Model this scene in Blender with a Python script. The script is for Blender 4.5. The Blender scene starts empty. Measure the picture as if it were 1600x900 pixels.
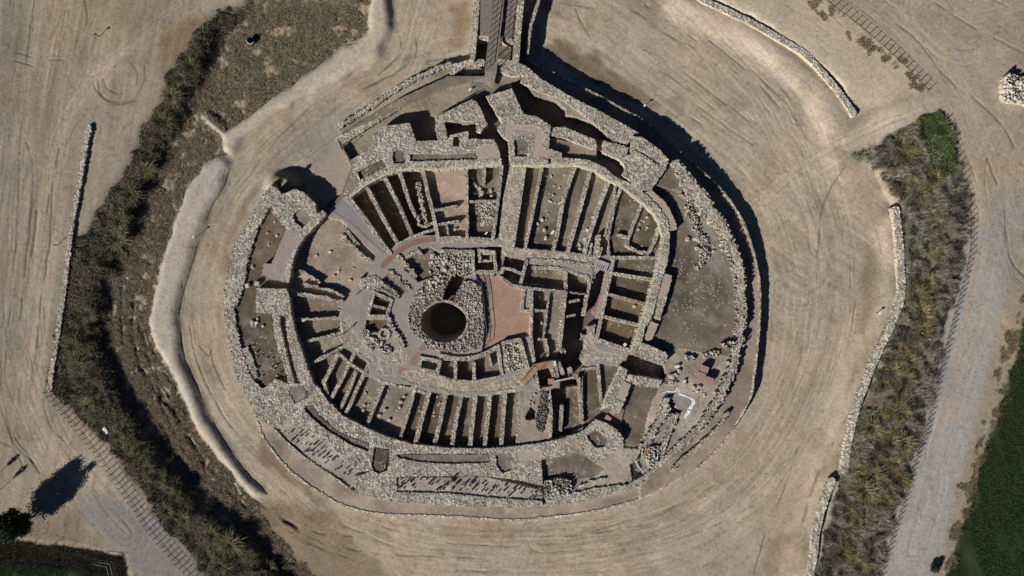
import bpy, math, random
import numpy as np
from mathutils import Vector
R = math.radians
random.seed(7)
rng = np.random.default_rng(11)
scene = bpy.context.scene

# ------------------------------------------------------------------ camera, light, exposure
CAMH = 106.67                      # drone height: 24 mm equivalent lens sees 160 m x 90 m
S = 0.1                            # metres per photo pixel (1600 wide) on the moat floor
cam_d = bpy.data.cameras.new('camera'); cam = bpy.data.objects.new('camera', cam_d)
scene.collection.objects.link(cam); scene.camera = cam
cam_d.sensor_width = 36; cam_d.lens = 24; cam_d.clip_end = 3000; cam_d.clip_start = 1
cam.location = (0, 0, CAMH); cam.rotation_euler = (0, 0, 0)

EL = 28.0
AZ = (0.736, 0.677)                # shadows fall to the upper right
world = bpy.data.worlds.new('World'); scene.world = world; world.use_nodes = True
nt = world.node_tree; bg = nt.nodes['Background']; sky = nt.nodes.new('ShaderNodeTexSky')
sky.sky_type = 'NISHITA'; sky.sun_disc = False; sky.air_density = 0.28; sky.dust_density = 0.1; sky.ozone_density = 3.0
sky.sun_elevation = R(EL); sky.sun_rotation = math.atan2(-AZ[0], -AZ[1]) % (2*math.pi)
nt.links.new(sky.outputs[0], bg.inputs[0]); bg.inputs[1].default_value = 0.05
sun_d = bpy.data.lights.new('sun', 'SUN'); sun_d.energy = 5.0; sun_d.angle = R(0.5); sun_d.color = (1.0, 0.95, 0.88)
sun = bpy.data.objects.new('sun', sun_d); scene.collection.objects.link(sun)
sun.rotation_euler = Vector((AZ[0]*math.cos(R(EL)), AZ[1]*math.cos(R(EL)), -math.sin(R(EL)))).to_track_quat('-Z', 'Y').to_euler()
sun.location = (-60, -55, 60)
scene.render.engine = 'CYCLES'; scene.cycles.diffuse_bounces = 2; scene.cycles.max_bounces = 6
scene.view_settings.view_transform = 'Standard'; scene.view_settings.look = 'None'
scene.view_settings.exposure = 0.28; scene.view_settings.gamma = 1.0

# ------------------------------------------------------------------ helpers
def W(px, py, z=0.0):
    k = (CAMH - z)/CAMH
    return ((px-800)*S*k, (450-py)*S*k)
def WP(pts, z=0.0): return np.array([W(x, y, z) for x, y in pts])
def sm(t): t = np.clip(t, 0, 1); return t*t*(3-2*t)
def h2(ix, iy, s=0):
    n = (ix.astype(np.int64)*374761393 + iy.astype(np.int64)*668265263 + (s*1442695041 + 12345)) & 0xffffffff
    n = ((n ^ (n >> 13))*1274126177) & 0xffffffff
    n = ((n ^ (n >> 16))*2246822519) & 0xffffffff
    n = n ^ (n >> 15)
    return (n & 0xffffff)/float(0x1000000)
def vn(x, y, s=0):
    ix = np.floor(x); iy = np.floor(y); fx = x-ix; fy = y-iy
    fx = fx*fx*(3-2*fx); fy = fy*fy*(3-2*fy)
    a = h2(ix, iy, s); b = h2(ix+1, iy, s); c = h2(ix, iy+1, s); d = h2(ix+1, iy+1, s)
    return (a*(1-fx)+b*fx)*(1-fy) + (c*(1-fx)+d*fx)*fy
def fbm(x, y, sc, o=4, s=0):
    x = np.asarray(x, float)/sc; y = np.asarray(y, float)/sc; t = 0; a = 0.5; n = 0
    for i in range(o):
        t = t + a*vn(x+17.3*i, y-9.1*i, s+i); n += a; a *= 0.5; x = x*2.03; y = y*2.03
    return t/n                                   # 0..1 around 0.5
def worley(x, y, sc, s=0):
    x = np.asarray(x, float)/sc; y = np.asarray(y, float)/sc
    ix = np.floor(x); iy = np.floor(y)
    f1 = np.full(x.shape, 9.0); f2 = np.full(x.shape, 9.0); cid = np.zeros(x.shape)
    for dx in (-1, 0, 1):
        for dy in (-1, 0, 1):
            jx = ix+dx; jy = iy+dy
            px = jx + 0.02+0.96*h2(jx, jy, s); py = jy + 0.02+0.96*h2(jx, jy, s+7)
            d = np.hypot(px-x, py-y); i = h2(jx, jy, s+13)
            n = d < f1
            f2 = np.where(n, f1, np.minimum(f2, d)); cid = np.where(n, i, cid); f1 = np.where(n, d, f1)
    return f1, f2, cid
def inpoly(X, Y, P):
    r = np.zeros(X.shape, bool); n = len(P)
    for i in range(n):
        x1, y1 = P[i]; x2, y2 = P[(i+1) % n]
        if y1 == y2: continue
        c = (y1 > Y) != (y2 > Y)
        r ^= c & (X < (x2-x1)*(Y-y1)/(y2-y1)+x1)
    return r
def pdist(X, Y, P, closed=False):
    d = np.full(X.shape, 1e9)
    n = len(P)
    for i in range(n if closed else n-1):
        x1, y1 = P[i]; x2, y2 = P[(i+1) % n]
        dx, dy = x2-x1, y2-y1; L = dx*dx+dy*dy+1e-12
        t = np.clip(((X-x1)*dx+(Y-y1)*dy)/L, 0, 1)
        d = np.minimum(d, np.hypot(X-x1-t*dx, Y-y1-t*dy))
    return d
def smooth_line(pts, n=6):
    if len(pts) < 3: return list(pts)
    P = [pts[0]] + list(pts) + [pts[-1]]; out = []
    for i in range(1, len(P)-2):
        p0, p1, p2, p3 = [np.array(q, float) for q in P[i-1:i+3]]
        for k in range(n):
            t = k/n
            out.append(tuple(0.5*((2*p1)+(-p0+p2)*t+(2*p0-5*p1+4*p2-p3)*t*t+(-p0+3*p1-3*p2+p3)*t**3)))
    out.append(tuple(pts[-1])); return out
def box_blur(A, r):
    r = max(1, int(r))
    for ax in (0, 1):
        P = np.pad(A, [(r+1, r) if a == ax else (0, 0) for a in (0, 1)], mode='edge')
        c = np.cumsum(P, axis=ax)
        n = A.shape[ax]
        A = (np.take(c, np.arange(2*r+1, 2*r+1+n), axis=ax) - np.take(c, np.arange(0, n), axis=ax))/(2*r+1)
    return A
def blur(A, r): return box_blur(box_blur(A, r), r)

def tag(o, label=None, cat=None, group=None, kind=None):
    if label: o['label'] = label
    if cat: o['category'] = cat
    if group: o['group'] = group
    if kind: o['kind'] = kind
    elif label: o['kind'] = 'thing'
    return o
def add(o, parent=None):
    scene.collection.objects.link(o)
    if parent: o.parent = parent
    return o
def arr_mesh(name, V, F, C=None, smooth=False):
    """V (n,3); F (m,3) or (m,4) int array; C (n,3) linear colours"""
    me = bpy.data.meshes.new(name)
    V = np.asarray(V, np.float32); F = np.asarray(F, np.int32); k = F.shape[1]
    me.vertices.add(len(V)); me.vertices.foreach_set('co', V.ravel())
    me.loops.add(F.size); me.loops.foreach_set('vertex_index', F.ravel())
    me.polygons.add(len(F)); me.polygons.foreach_set('loop_start', np.arange(0, F.size, k, dtype=np.int32))
    if smooth: me.polygons.foreach_set('use_smooth', np.ones(len(F), bool))
    me.update(calc_edges=True)
    if C is not None:
        a = me.color_attributes.new('Col', 'FLOAT_COLOR', 'POINT')
        c = np.ones((len(V), 4), np.float32); c[:, :3] = C
        a.data.foreach_set('color', c.ravel())
    me.validate(verbose=False)
    return me
def arr_obj(name, V, F, C=None, mat=None, parent=None, smooth=False):
    me = arr_mesh(name, V, F, C, smooth)
    if mat: me.materials.append(mat)
    return add(bpy.data.objects.new(name, me), parent)
def empty(name, loc, rz=0):
    o = bpy.data.objects.new(name, None); o.location = loc; o.rotation_euler = (0, 0, rz); o.empty_display_size = 0.3
    return add(o)

# ------------------------------------------------------------------ materials
def mat_attr(name, rough=0.95, fine=9.0, amt=0.35, bump=0.25, bscale=14.0, bdist=0.05, mid=0.0):
    m = bpy.data.materials.new(name); m.use_nodes = True; t = m.node_tree; L = t.links
    b = t.nodes['Principled BSDF']; b.inputs['Roughness'].default_value = rough
    b.inputs['Specular IOR Level'].default_value = 0.15
    at = t.nodes.new('ShaderNodeAttribute'); at.attribute_name = 'Col'
    geo = t.nodes.new('ShaderNodeNewGeometry')
    n1 = t.nodes.new('ShaderNodeTexNoise'); n1.inputs['Scale'].default_value = fine; n1.inputs['Detail'].default_value = 4
    L.new(geo.outputs['Position'], n1.inputs['Vector'])
    mr = t.nodes.new('ShaderNodeMapRange'); mr.inputs['From Min'].default_value = 0.3; mr.inputs['From Max'].default_value = 0.7
    mr.inputs['To Min'].default_value = 1-amt; mr.inputs['To Max'].default_value = 1+amt
    L.new(n1.outputs['Fac'], mr.inputs['Value'])
    mx = t.nodes.new('ShaderNodeVectorMath'); mx.operation = 'SCALE'
    L.new(at.outputs['Color'], mx.inputs[0]); L.new(mr.outputs['Result'], mx.inputs['Scale'])
    L.new(mx.outputs['Vector'], b.inputs['Base Color'])
    n2 = t.nodes.new('ShaderNodeTexNoise'); n2.inputs['Scale'].default_value = bscale; n2.inputs['Detail'].default_value = 3
    L.new(geo.outputs['Position'], n2.inputs['Vector'])
    bp = t.nodes.new('ShaderNodeBump'); bp.inputs['Strength'].default_value = bump; bp.inputs['Distance'].default_value = bdist
    L.new(n2.outputs['Fac'], bp.inputs['Height']); L.new(bp.outputs['Normal'], b.inputs['Normal'])
    return m
def mat_plain(name, col, rough=0.8, var=0.2, scale=6.0, metal=0.0, stretch=(1, 1, 1)):
    m = bpy.data.materials.new(name); m.use_nodes = True; t = m.node_tree; L = t.links
    b = t.nodes['Principled BSDF']; b.inputs['Roughness'].default_value = rough; b.inputs['Metallic'].default_value = metal
    b.inputs['Specular IOR Level'].default_value = 0.2
    tc = t.nodes.new('ShaderNodeTexCoord'); mp = t.nodes.new('ShaderNodeMapping'); mp.inputs['Scale'].default_value = stretch
    n1 = t.nodes.new('ShaderNodeTexNoise'); n1.inputs['Scale'].default_value = scale; n1.inputs['Detail'].default_value = 4
    L.new(tc.outputs['Object'], mp.inputs[0]); L.new(mp.outputs[0], n1.inputs['Vector'])
    cr = t.nodes.new('ShaderNodeValToRGB')
    cr.color_ramp.elements[0].position = 0.3; cr.color_ramp.elements[1].position = 0.7
    cr.color_ramp.elements[0].color = tuple(c*(1-var) for c in col)+(1,)
    cr.color_ramp.elements[1].color = tuple(min(1, c*(1+var)) for c in col)+(1,)
    L.new(n1.outputs['Fac'], cr.inputs[0]); L.new(cr.outputs[0], b.inputs['Base Color'])
    return m
M_SOIL = mat_attr('packed_soil', fine=2.6, amt=0.10, bump=0.35, bscale=5.0, bdist=0.08)
M_STONE = mat_attr('rubble_stone', fine=7.0, amt=0.30, bump=0.5, bscale=9.0, bdist=0.06)
M_GRASS = mat_attr('grass_blades', fine=1.2, amt=0.25, bump=0.0)
M_LEAF = mat_attr('leaves', rough=0.7, fine=2.0, amt=0.3, bump=0.0)
M_WOOD = mat_plain('weathered_wood', (0.21, 0.18, 0.155), 0.85, 0.3, 3.0, stretch=(1, 1, 1))
M_WOODN = mat_plain('newer_wood', (0.33, 0.22, 0.15), 0.85, 0.2, 3.0)
M_BARK = mat_plain('bark', (0.10, 0.075, 0.05), 0.9, 0.3)
M_STEEL = mat_plain('dull_steel', (0.12, 0.12, 0.12), 0.5, 0.2, metal=0.6)
M_RUST = mat_plain('brown_post', (0.07, 0.05, 0.04), 0.8, 0.3)
M_WHITE = mat_plain('white_panel', (0.75, 0.76, 0.78), 0.5, 0.05)
M_DARK = mat_plain('dark_plastic', (0.015, 0.02, 0.02), 0.5, 0.3)
M_PINK = mat_plain('pink_brick_pallet', (0.38, 0.24, 0.22), 0.9, 0.25, 8.0)
M_CONC = mat_plain('concrete', (0.38, 0.36, 0.33), 0.9, 0.2, 4.0)
M_GALV = mat_plain('galvanised_tube', (0.2, 0.21, 0.23), 0.5, 0.1, metal=0.3)

# ------------------------------------------------------------------ ground heightfield, split by what it is
RES = 0.125
gx = np.arange(-88, 88+RES/2, RES); gy = np.arange(-50, 50+RES/2, RES)
X, Y = np.meshgrid(gx, gy); NY, NX = X.shape
warpx = (fbm(X, Y, 2.2, 4, 3)-0.5); warpy = (fbm(X, Y, 2.2, 4, 33)-0.5)
Z = np.full(X.shape, 1.6)
LAB = np.zeros(X.shape, np.int16)
LABELS = ['ground']
COL = np.zeros(X.shape+(3,)); COL[:] = (0.325, 0.272, 0.212)
PXX = X/S+800; PYY = 450-Y/S                           # photo pixel at z = 0
def lab(n):
    if n not in LABELS: LABELS.append(n)
    return LABELS.index(n)
def autoz(pts):
    out = []
    for px, py in pts:
        z = 0.8
        for _ in range(3):
            x, y = W(px, py, z); i = int(np.clip((x-gx[0])/RES, 0, NX-1)); j = int(np.clip((y-gy[0])/RES, 0, NY-1)); z = float(Z[j, i])
        out.append(W(px, py, z))
    return np.array(out)
def pmask(pts, z=0.0, warp=1.0, sub=False):
    P = autoz(pts) if z is None else WP(pts, z)
    x0, y0 = P.min(0)-1.5; x1, y1 = P.max(0)+1.5
    i0 = max(0, int((x0-gx[0])/RES)); i1 = min(NX, int((x1-gx[0])/RES)+2)
    j0 = max(0, int((y0-gy[0])/RES)); j1 = min(NY, int((y1-gy[0])/RES)+2)
    m = np.zeros(X.shape, bool)
    if i1 <= i0 or j1 <= j0: return m
    sl = (slice(j0, j1), slice(i0, i1))
    m[sl] = inpoly(X[sl]+warpx[sl]*warp, Y[sl]+warpy[sl]*warp, P)
    return m
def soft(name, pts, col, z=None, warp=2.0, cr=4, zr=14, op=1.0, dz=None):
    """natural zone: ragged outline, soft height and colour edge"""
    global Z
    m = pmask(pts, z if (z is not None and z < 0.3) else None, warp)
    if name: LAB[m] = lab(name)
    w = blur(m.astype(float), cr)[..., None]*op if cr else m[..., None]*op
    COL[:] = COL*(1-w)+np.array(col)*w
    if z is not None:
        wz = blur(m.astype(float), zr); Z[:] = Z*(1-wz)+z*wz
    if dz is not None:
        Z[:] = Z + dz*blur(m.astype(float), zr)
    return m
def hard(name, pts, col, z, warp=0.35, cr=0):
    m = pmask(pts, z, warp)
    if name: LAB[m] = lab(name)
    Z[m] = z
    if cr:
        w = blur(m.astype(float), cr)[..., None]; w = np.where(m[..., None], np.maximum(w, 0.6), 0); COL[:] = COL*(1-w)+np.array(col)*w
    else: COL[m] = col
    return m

DIRT = (0.385, 0.322, 0.248)
# broad tone of the outer land
COL[:] = COL*(0.86+0.28*fbm(X, Y, 14, 4, 5))[..., None]
# the wide moat bed
MOAT = [(606,-60),(606,0),(612,40),(590,85),(500,130),(430,170),(370,215),(350,250),(335,290),(305,370),(280,450),(276,520),(300,600),(340,680),(415,775),
 (440,815),(500,850),(560,900),(600,960),(1262,960),(1265,900),(1278,830),(1300,750),(1320,700),(1340,640),(1380,540),(1408,470),(1402,400),(1396,330),(1372,262),
 (1330,245),(1310,215),(1333,180),(1290,120),(1230,75),(1170,35),(1090,-5),(1000,-60)]
soft('moat_floor', MOAT, DIRT, 0.0, 1.2, 3, 2)
soft(None, [(1400,200),(1350,275),(1290,270),(1290,200),(1320,160),(1360,165)], DIRT, 0.75, 1.0, 3, 14, op=0)
soft(None, [(1060,-30),(1090,-4),(1130,14),(1175,36),(1215,59),(1255,83),(1285,113),(1312,146),(1333,179),(1300,215),(1270,170),(1230,120),(1180,80),(1120,45),(1040,10)], DIRT, 1.25, 0.5, 3, 8, op=0)
soft(None, [(1400,328),(1405,370),(1408,420),(1409,460),(1396,500),(1375,545),(1352,600),(1335,650),(1326,690),(1318,740),(1300,752),(1286,790),(1276,830),(1270,870),(1264,905),(1262,950),(1225,950),(1240,850),(1270,750),(1290,680),(1330,570),(1370,490),(1380,420),(1372,330)], DIRT, 1.1, 0.5, 3, 8, op=0)
# pale slope between revetment and fence at the top right
soft('ground', [(1090,-5),(1170,35),(1230,75),(1290,120),(1333,180),(1380,165),(1447,142),(1400,85),(1340,30),(1280,-5)], (0.46,0.39,0.30), None, 1.5, 4)
soft('ground', [(1300,222),(1345,250),(1400,215),(1475,178),(1455,142),(1380,170)], (0.42,0.355,0.28), None, 1.0, 3)
# left: scrub field, dark planted bank
SCRUB = [(345,30),(420,-5),(583,-5),(578,50),(520,88),(440,147),(358,215),(352,240),(320,262),(298,292),(272,350),(253,420),(234,500),(243,548),(262,572),(308,672),(348,722),(398,778),
 (430,812),(500,852),(560,900),(600,960),(480,960),(400,850),(300,770),(230,680),(190,620),(158,545),(158,470),(190,400),(215,320),(250,250),(290,180),(320,110)]
soft('scrub_ground', SCRUB, (0.19,0.15,0.108), 0.12, 2.0, 2, 7)
BANKL = [(420,-5),(340,18),(300,60),(270,110),(245,160),(225,200),(205,260),(165,310),(150,350),(125,365),(105,420),(100,470),(85,540),(76,605),(140,660),(200,740),(260,830),(330,925),(360,960),
 (500,960),(470,890),(400,845),(310,780),(235,690),(195,625),(165,550),(160,470),(195,400),(222,320),(255,250),(295,180),(330,100),(360,40)]
soft('bank', BANKL, (0.085,0.072,0.048), None, 2.5, 5)
soft(None, [(470,870),(440,820),(500,800),(570,860),(600,900),(560,900)], (0.22,0.17,0.11), None, 4, 10, op=0.6)
soft(None, [(560,-20),(640,-20),(640,60),(560,150),(470,200),(400,250),(350,330),(310,450),(300,520),(340,620),(440,760),(640,960),(480,960),(380,800),(300,700),(230,580),(215,500),(240,400),(290,280),(330,200),(480,90),(560,20)], DIRT, 0.08, 0.5, 3, 4, op=0)
# earth berms
soft('berm', [(580,-10),(606,-10),(611,45),(592,88),(545,118),(480,148),(425,180),(380,215),(360,243),(349,234),(350,216),(312,184),(316,176),(354,208),(372,196),(430,155),(480,120),(540,78),(575,52)], (0.46,0.40,0.33), 0.95, 1.0, 1, 4)
BERM2 = [(340,243),(357,248),(357,262),(350,285),(325,330),(308,375),(290,430),(280,470),(277,500),(283,555),(310,620),(340,680),(375,730),(415,772),(400,777),(350,720),(310,670),(265,570),(243,545),(234,500),(253,420),(272,350),(298,292),(318,262)]
soft('berm', BERM2, (0.44,0.38,0.32), 0.75, 1.0, 1, 4)
soft('moat_floor', [(398,774),(440,785),(500,830),(570,870),(640,960),(540,960),(480,885),(425,830),(405,800)], (0.25,0.20,0.14), 0.05, 2.0, 6, 6)
# right planted bank
BANKR = [(1330,246),(1372,228),(1440,184),(1470,180),(1482,200),(1505,280),(1513,340),(1500,420),(1475,530),(1438,680),(1398,800),(1370,900),(1360,960),(1270,960),(1276,900),(1290,830),(1312,750),(1328,690),(1350,620),(1392,530),(1416,470),(1412,400),(1403,330),(1378,262)]
soft('bank', BANKR, (0.175,0.150,0.105), None, 1.5, 3)
soft(None, [(1440,184),(1468,182),(1480,215),(1488,265),(1465,275),(1450,230)], (0.035,0.085,0.012), None, 1.0, 2)
soft(None, [(1330,246),(1365,232),(1370,245),(1345,252)], (0.09,0.10,0.04), None, 1.5, 2, op=0.7)
# roads
soft('gravel_road', [(1513,345),(1502,420),(1478,530),(1442,680),(1402,800),(1374,900),(1362,960),(1445,960),(1458,900),(1478,835),(1508,720),(1538,600),(1558,520),(1568,440),(1560,370)], (0.34,0.318,0.29), None, 1.0, 3)
soft(None, [(1540,300),(1605,290),(1605,440),(1570,470),(1550,400)], (0.27,0.25,0.22), None, 4, 8, op=0.7)
soft('gravel_road', [(112,770),(150,765),(225,800),(285,850),(345,925),(360,960),(250,960),(225,905),(165,845),(120,795)], (0.235,0.215,0.20), None, 1.5, 5)
soft('field', [(1660,430),(1600,500),(1588,560),(1560,640),(1535,720),(1500,830),(1478,905),(1460,960),(1690,960)], (0.022,0.036,0.014), None, 1.5, 2)
soft(None, [(1600,430),(1580,500),(1560,540),(1540,600),(1510,720),(1472,860),(1458,905),(1480,905),(1500,830),(1535,720),(1560,640),(1590,560),(1600,500)], (0.30,0.25,0.18), None, 2, 3, op=0.6)
soft('ditch', [(-60,838),(40,849),(100,857),(188,873),(196,900),(210,960),(150,960),(130,892),(60,882),(-60,872)], (0.04,0.036,0.028), 0.9, 1.0, 2, 5)  # ditch soil near black: the shadow lying there is put into its colour
soft('field', [(-90,872),(0,874),(60,881),(130,891),(150,905),(160,960),(-90,960)], (0.03,0.07,0.012), None, 1.5, 2)
soft(None, [(50,810),(120,810),(180,860),(100,850),(45,840)], (0.23,0.185,0.13), None, 4, 6, op=0.7)
soft(None, [(105,430),(150,400),(150,470),(120,560),(95,600),(85,590)], (0.10,0.105,0.05), None, 3, 6, op=0.7)
# damp and stained patches in the bed
for pts, c, o in [([(860,55),(880,55),(905,80),(935,82),(940,105),(975,125),(1015,150),(1035,175),(1000,165),(930,130),(880,95),(850,75)], (0.20,0.155,0.105), .9),
 ([(1355,385),(1372,390),(1380,470),(1360,500),(1355,560),(1330,620),(1322,610),(1345,540),(1350,480),(1340,440)], (0.25,0.20,0.14), .7),
 ([(700,0),(740,0),(733,60),(712,85),(695,70),(705,45)], (0.25,0.185,0.12), .7),
 ([(404,285),(412,288),(388,330),(362,385),(350,430),(345,420),(360,360),(385,315)], (0.23,0.175,0.125), .75),
 ([(404,678),(420,700),(440,725),(470,755),(520,785),(500,785),(450,755),(420,730),(402,695)], (0.20,0.145,0.10), .8),
 ([(430,780),(520,800),(560,860),(620,900),(480,900),(440,830)], (0.27,0.21,0.145), .8),
 ([(1355,330),(1378,335),(1375,355),(1358,350)], (0.24,0.19,0.13), .6),
 ([(260,40),(330,20),(290,80),(250,110),(245,85)], (0.24,0.175,0.11), .7),
 ([(690,810),(800,815),(860,835),(740,845),(680,835)], (0.29,0.225,0.155), .5),
 ([(430,215),(530,160),(560,190),(525,215),(530,260),(440,280),(425,250)], (0.29,0.255,0.215), .8),
 ([(1180,840),(1260,830),(1270,900),(1200,900)], (0.26,0.205,0.145), .5),
 ([(75,0),(220,0),(200,60),(90,90),(60,60)], (0.35,0.285,0.20), .6),
 ([(0,0),(40,0),(20,400),(30,700),(0,700)], (0.27,0.235,0.19), .5)]:
    soft(None, pts, c, None, 2.5, 3, op=min(1, o*1.15))
fd = LAB == LABELS.index('field'); COL = np.where(fd[..., None], COL*(0.55+0.9*fbm(X+0.3*Y, Y*0.25, 1.2, 4, 45))[..., None]*(1+0.35*sm((fbm(X, Y, 5, 3, 46)-0.55)*6))[..., None], COL)
# streaks: traffic and raking run round the moat and along the tracks
cx, cy = W(790, 470)
rr = np.hypot(X-cx, (Y-cy)*1.12); th = np.arctan2(Y-cy, X-cx)
ring = fbm(rr*1.0, th*9, 0.55, 4, 21)*0.6 + fbm(rr, th*14, 1.7, 3, 25)*0.4
inm = (LAB == LABELS.index('moat_floor'))
patch = fbm(X, Y, 9, 4, 41)
diag = fbm(X*0.58+Y*0.81, (-X*0.81+Y*0.58)*-0.14, 0.5, 4, 55)
left = fbm(X-0.18*Y, Y*0.06, 0.45, 4, 61)
f = np.ones(X.shape)
f = np.where(inm, 0.84+0.32*patch+0.60*(ring-0.5)*sm((patch-0.25)*3)*np.where((PXX > 950) & (PYY < 420), 0.3, 1)+np.where((PXX > 850) & (PYY < 450), 0.5, 0.1)*(diag-0.5), f)
lz = (LAB == 0) & (PXX < 330)
f = np.where(lz, f*(0.78+0.26*patch)*(0.76+0.48*left), f)
rz = (LAB == 0) & (PXX >= 1100)
f = np.where(rz, f*(0.86+0.28*patch)*(0.9+0.2*diag), f)
f *= (0.90+0.20*fbm(X, Y, 0.6, 3, 71))
speck = fbm(X, Y, 0.35, 2, 73); f *= 1-0.22*sm((speck-0.66)*8)+0.12*sm((0.30-speck)*8)
blot = fbm(X, Y, 3.2, 4, 75); f *= 1-0.16*sm((blot-0.56)*7)*np.where(inm, 1, 0.6)
cr = np.abs(fbm(X, Y, 2.4, 4, 79)-0.5); f *= 1-0.20*np.exp(-(cr/0.006)**2)*sm((fbm(X, Y, 6, 2, 80)-0.45)*6)
COL *= f[..., None]
warm = (fbm(X, Y, 6, 3, 81)-0.5)[..., None]
COL *= 1+warm*np.array([0.10, 0.0, -0.12])
# scrub: clumpy
sc = (LAB == LABELS.index('scrub_ground'))
cl = fbm(X, Y, 0.55, 3, 91)
COL = np.where(sc[..., None], COL*(0.45+1.15*cl)[..., None], COL)
Z = np.where(sc, Z+0.28*(cl-0.5)+0.3*(fbm(X, Y, 4, 2, 93)-0.5), Z)
bk = (LAB == LABELS.index('bank'))
COL = np.where(bk[..., None], COL*(0.5+1.0*fbm(X, Y, 0.8, 3, 95))[..., None], COL)
Z = np.where(bk, Z+0.25*(fbm(X, Y, 1.0, 3, 96)-0.5), Z)
Z += 0.10*(fbm(X, Y, 5, 3, 97)-0.5) + 0.035*(fbm(X, Y, 0.7, 3, 98)-0.5)
# wheel ruts
def rut(pts, w=0.22, depth=0.05, dark=0.78):
    P = WP(smooth_line(pts), 0.5)
    x0, y0 = P.min(0)-0.6; x1, y1 = P.max(0)+0.6
    i0 = max(0, int((x0-gx[0])/RES)); i1 = min(NX, int((x1-gx[0])/RES)+2); j0 = max(0, int((y0-gy[0])/RES)); j1 = min(NY, int((y1-gy[0])/RES)+2)
    if i1 <= i0 or j1 <= j0: return
    sl = (slice(j0, j1), slice(i0, i1))
    d = pdist(X[sl]+warpx[sl]*0.4, Y[sl]+warpy[sl]*0.4, P)
    brk = sm((fbm(X[sl], Y[sl], 2.5, 2, 5)-0.32)*4)
    k = np.exp(-(d/w)**2)*brk
    Z[sl] -= depth*k; COL[sl] *= (1-(1-dark)*k)[..., None]
for p in [[(110,0),(95,50),(82,90),(78,110)],[(128,0),(112,50),(100,90)],[(140,5),(142,40),(125,70),(118,95)],[(124,0),(125,30),(130,60)],[(25,0),(20,40),(12,70)],[(63,0),(58,40),(50,100)],
 [(35,85),(70,95),(110,97)],[(30,98),(65,108)],[(152,115),(155,140),(180,160),(215,158),(232,130),(232,105)],[(168,128),(175,143),(195,150),(208,145)],[(160,130),(165,152),(190,165),(218,160)],
 [(210,100),(220,115),(220,135)],[(40,240),(36,330),(30,430),(20,520),(15,600)],[(50,225),(60,270),(52,380),(40,500)],[(90,300),(85,380),(72,470),(65,560)],[(8,400),(2,460)],[(20,450),(10,560),(18,640),(30,700)],
 [(0,600),(15,650),(30,690),(60,720)],[(75,620),(85,660),(120,700)],[(30,680),(60,720),(70,735)],[(0,685),(30,700),(45,730)],[(100,235),(92,280),(80,340)],[(66,330),(58,400)],
 [(960,0),(1000,20),(1040,50),(1085,72)],[(1010,5),(1060,40),(1090,60)],[(1040,130),(1100,170),(1140,200),(1180,225)],[(1000,90),(1060,125),(1120,170)],[(905,25),(918,45),(925,60)],[(900,10),(908,30)],
 [(1070,110),(1120,150),(1170,185)],[(1060,170),(1110,200),(1160,240)],[(1190,120),(1230,160),(1265,215)],[(1110,60),(1180,120),(1240,190)],[(845,840),(900,838),(960,830)],[(700,850),(800,855),(870,852)],[(930,830),(980,815),(1040,790)],
 [(1100,820),(1160,780),(1200,740)],[(1040,800),(1100,770),(1150,740)],[(1000,860),(1100,830),(1180,790)],[(880,800),(940,795)],[(1180,900),(1200,830),(1230,760),(1250,700)],[(1320,260),(1290,320),(1280,400)],
 [(500,807),(540,825),(570,835)],[(460,830),(520,855),(565,862)],[(480,850),(530,870),(560,880)],[(440,815),(500,835),(550,840)],[(600,870),(700,872),(760,875)],[(290,480),(300,540),(320,600),(360,670)],[(320,500),(330,560),(350,610)],
 [(310,540),(325,555),(332,530)],[(640,20),(650,80),(620,110),(560,140)],[(620,30),(625,80),(590,115)],[(480,170),(430,220),(400,260)],[(1535,250),(1560,320),(1570,400),(1600,440)],[(1360,20),(1420,60),(1460,110),(1500,150)],[(1440,0),(1520,50),(1600,90)],
 [(1540,0),(1580,20)],[(1510,150),(1560,200),(1590,260)],[(1300,690),(1270,760),(1250,830)]]:
    rut(p, random.uniform(0.10, 0.17), random.uniform(0.05, 0.09), random.uniform(0.5, 0.75))
for p in [[(205,500),(210,560),(235,620)],[(215,505),(232,570),(262,620)],[(222,510),(245,570),(275,610)],[(200,520),(225,590),(270,650)],[(260,620),(300,700),(345,770)],[(245,625),(290,715),(340,790)],[(225,620),(275,710),(320,780)],[(240,600),(290,680),(330,745)],[(282,630),(295,665),(305,690)],[(345,760),(400,810),(430,830)],[(380,770),(420,800),(470,830)],[(300,730),(350,800),(400,840)],[(187,450),(187,500),(190,540)],[(206,470),(206,505)]]:
    rut(p, random.uniform(0.2, 0.3), 0.2, 0.45)
P_ = [(360,262),(352,285),(330,325),(311,375),(294,430),(283,470),(280,500),(287,555),(313,618),(342,678),(377,728),(417,772)]
rut(P_, 0.10, 0.10, 0.45)
for i in range(130):                                    # short raking marks round the bed
    a = random.uniform(0, 6.283); k = random.uniform(1.06, 1.75)
    e = lambda t: (780+430*k*math.cos(t), 465-360*k*math.sin(t))
    da = random.uniform(0.03, 0.11)
    p = [e(a), e(a+da/2), e(a+da)]
    rut(p, random.uniform(0.07, 0.13), 0.03, random.uniform(0.62, 0.85))
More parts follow.
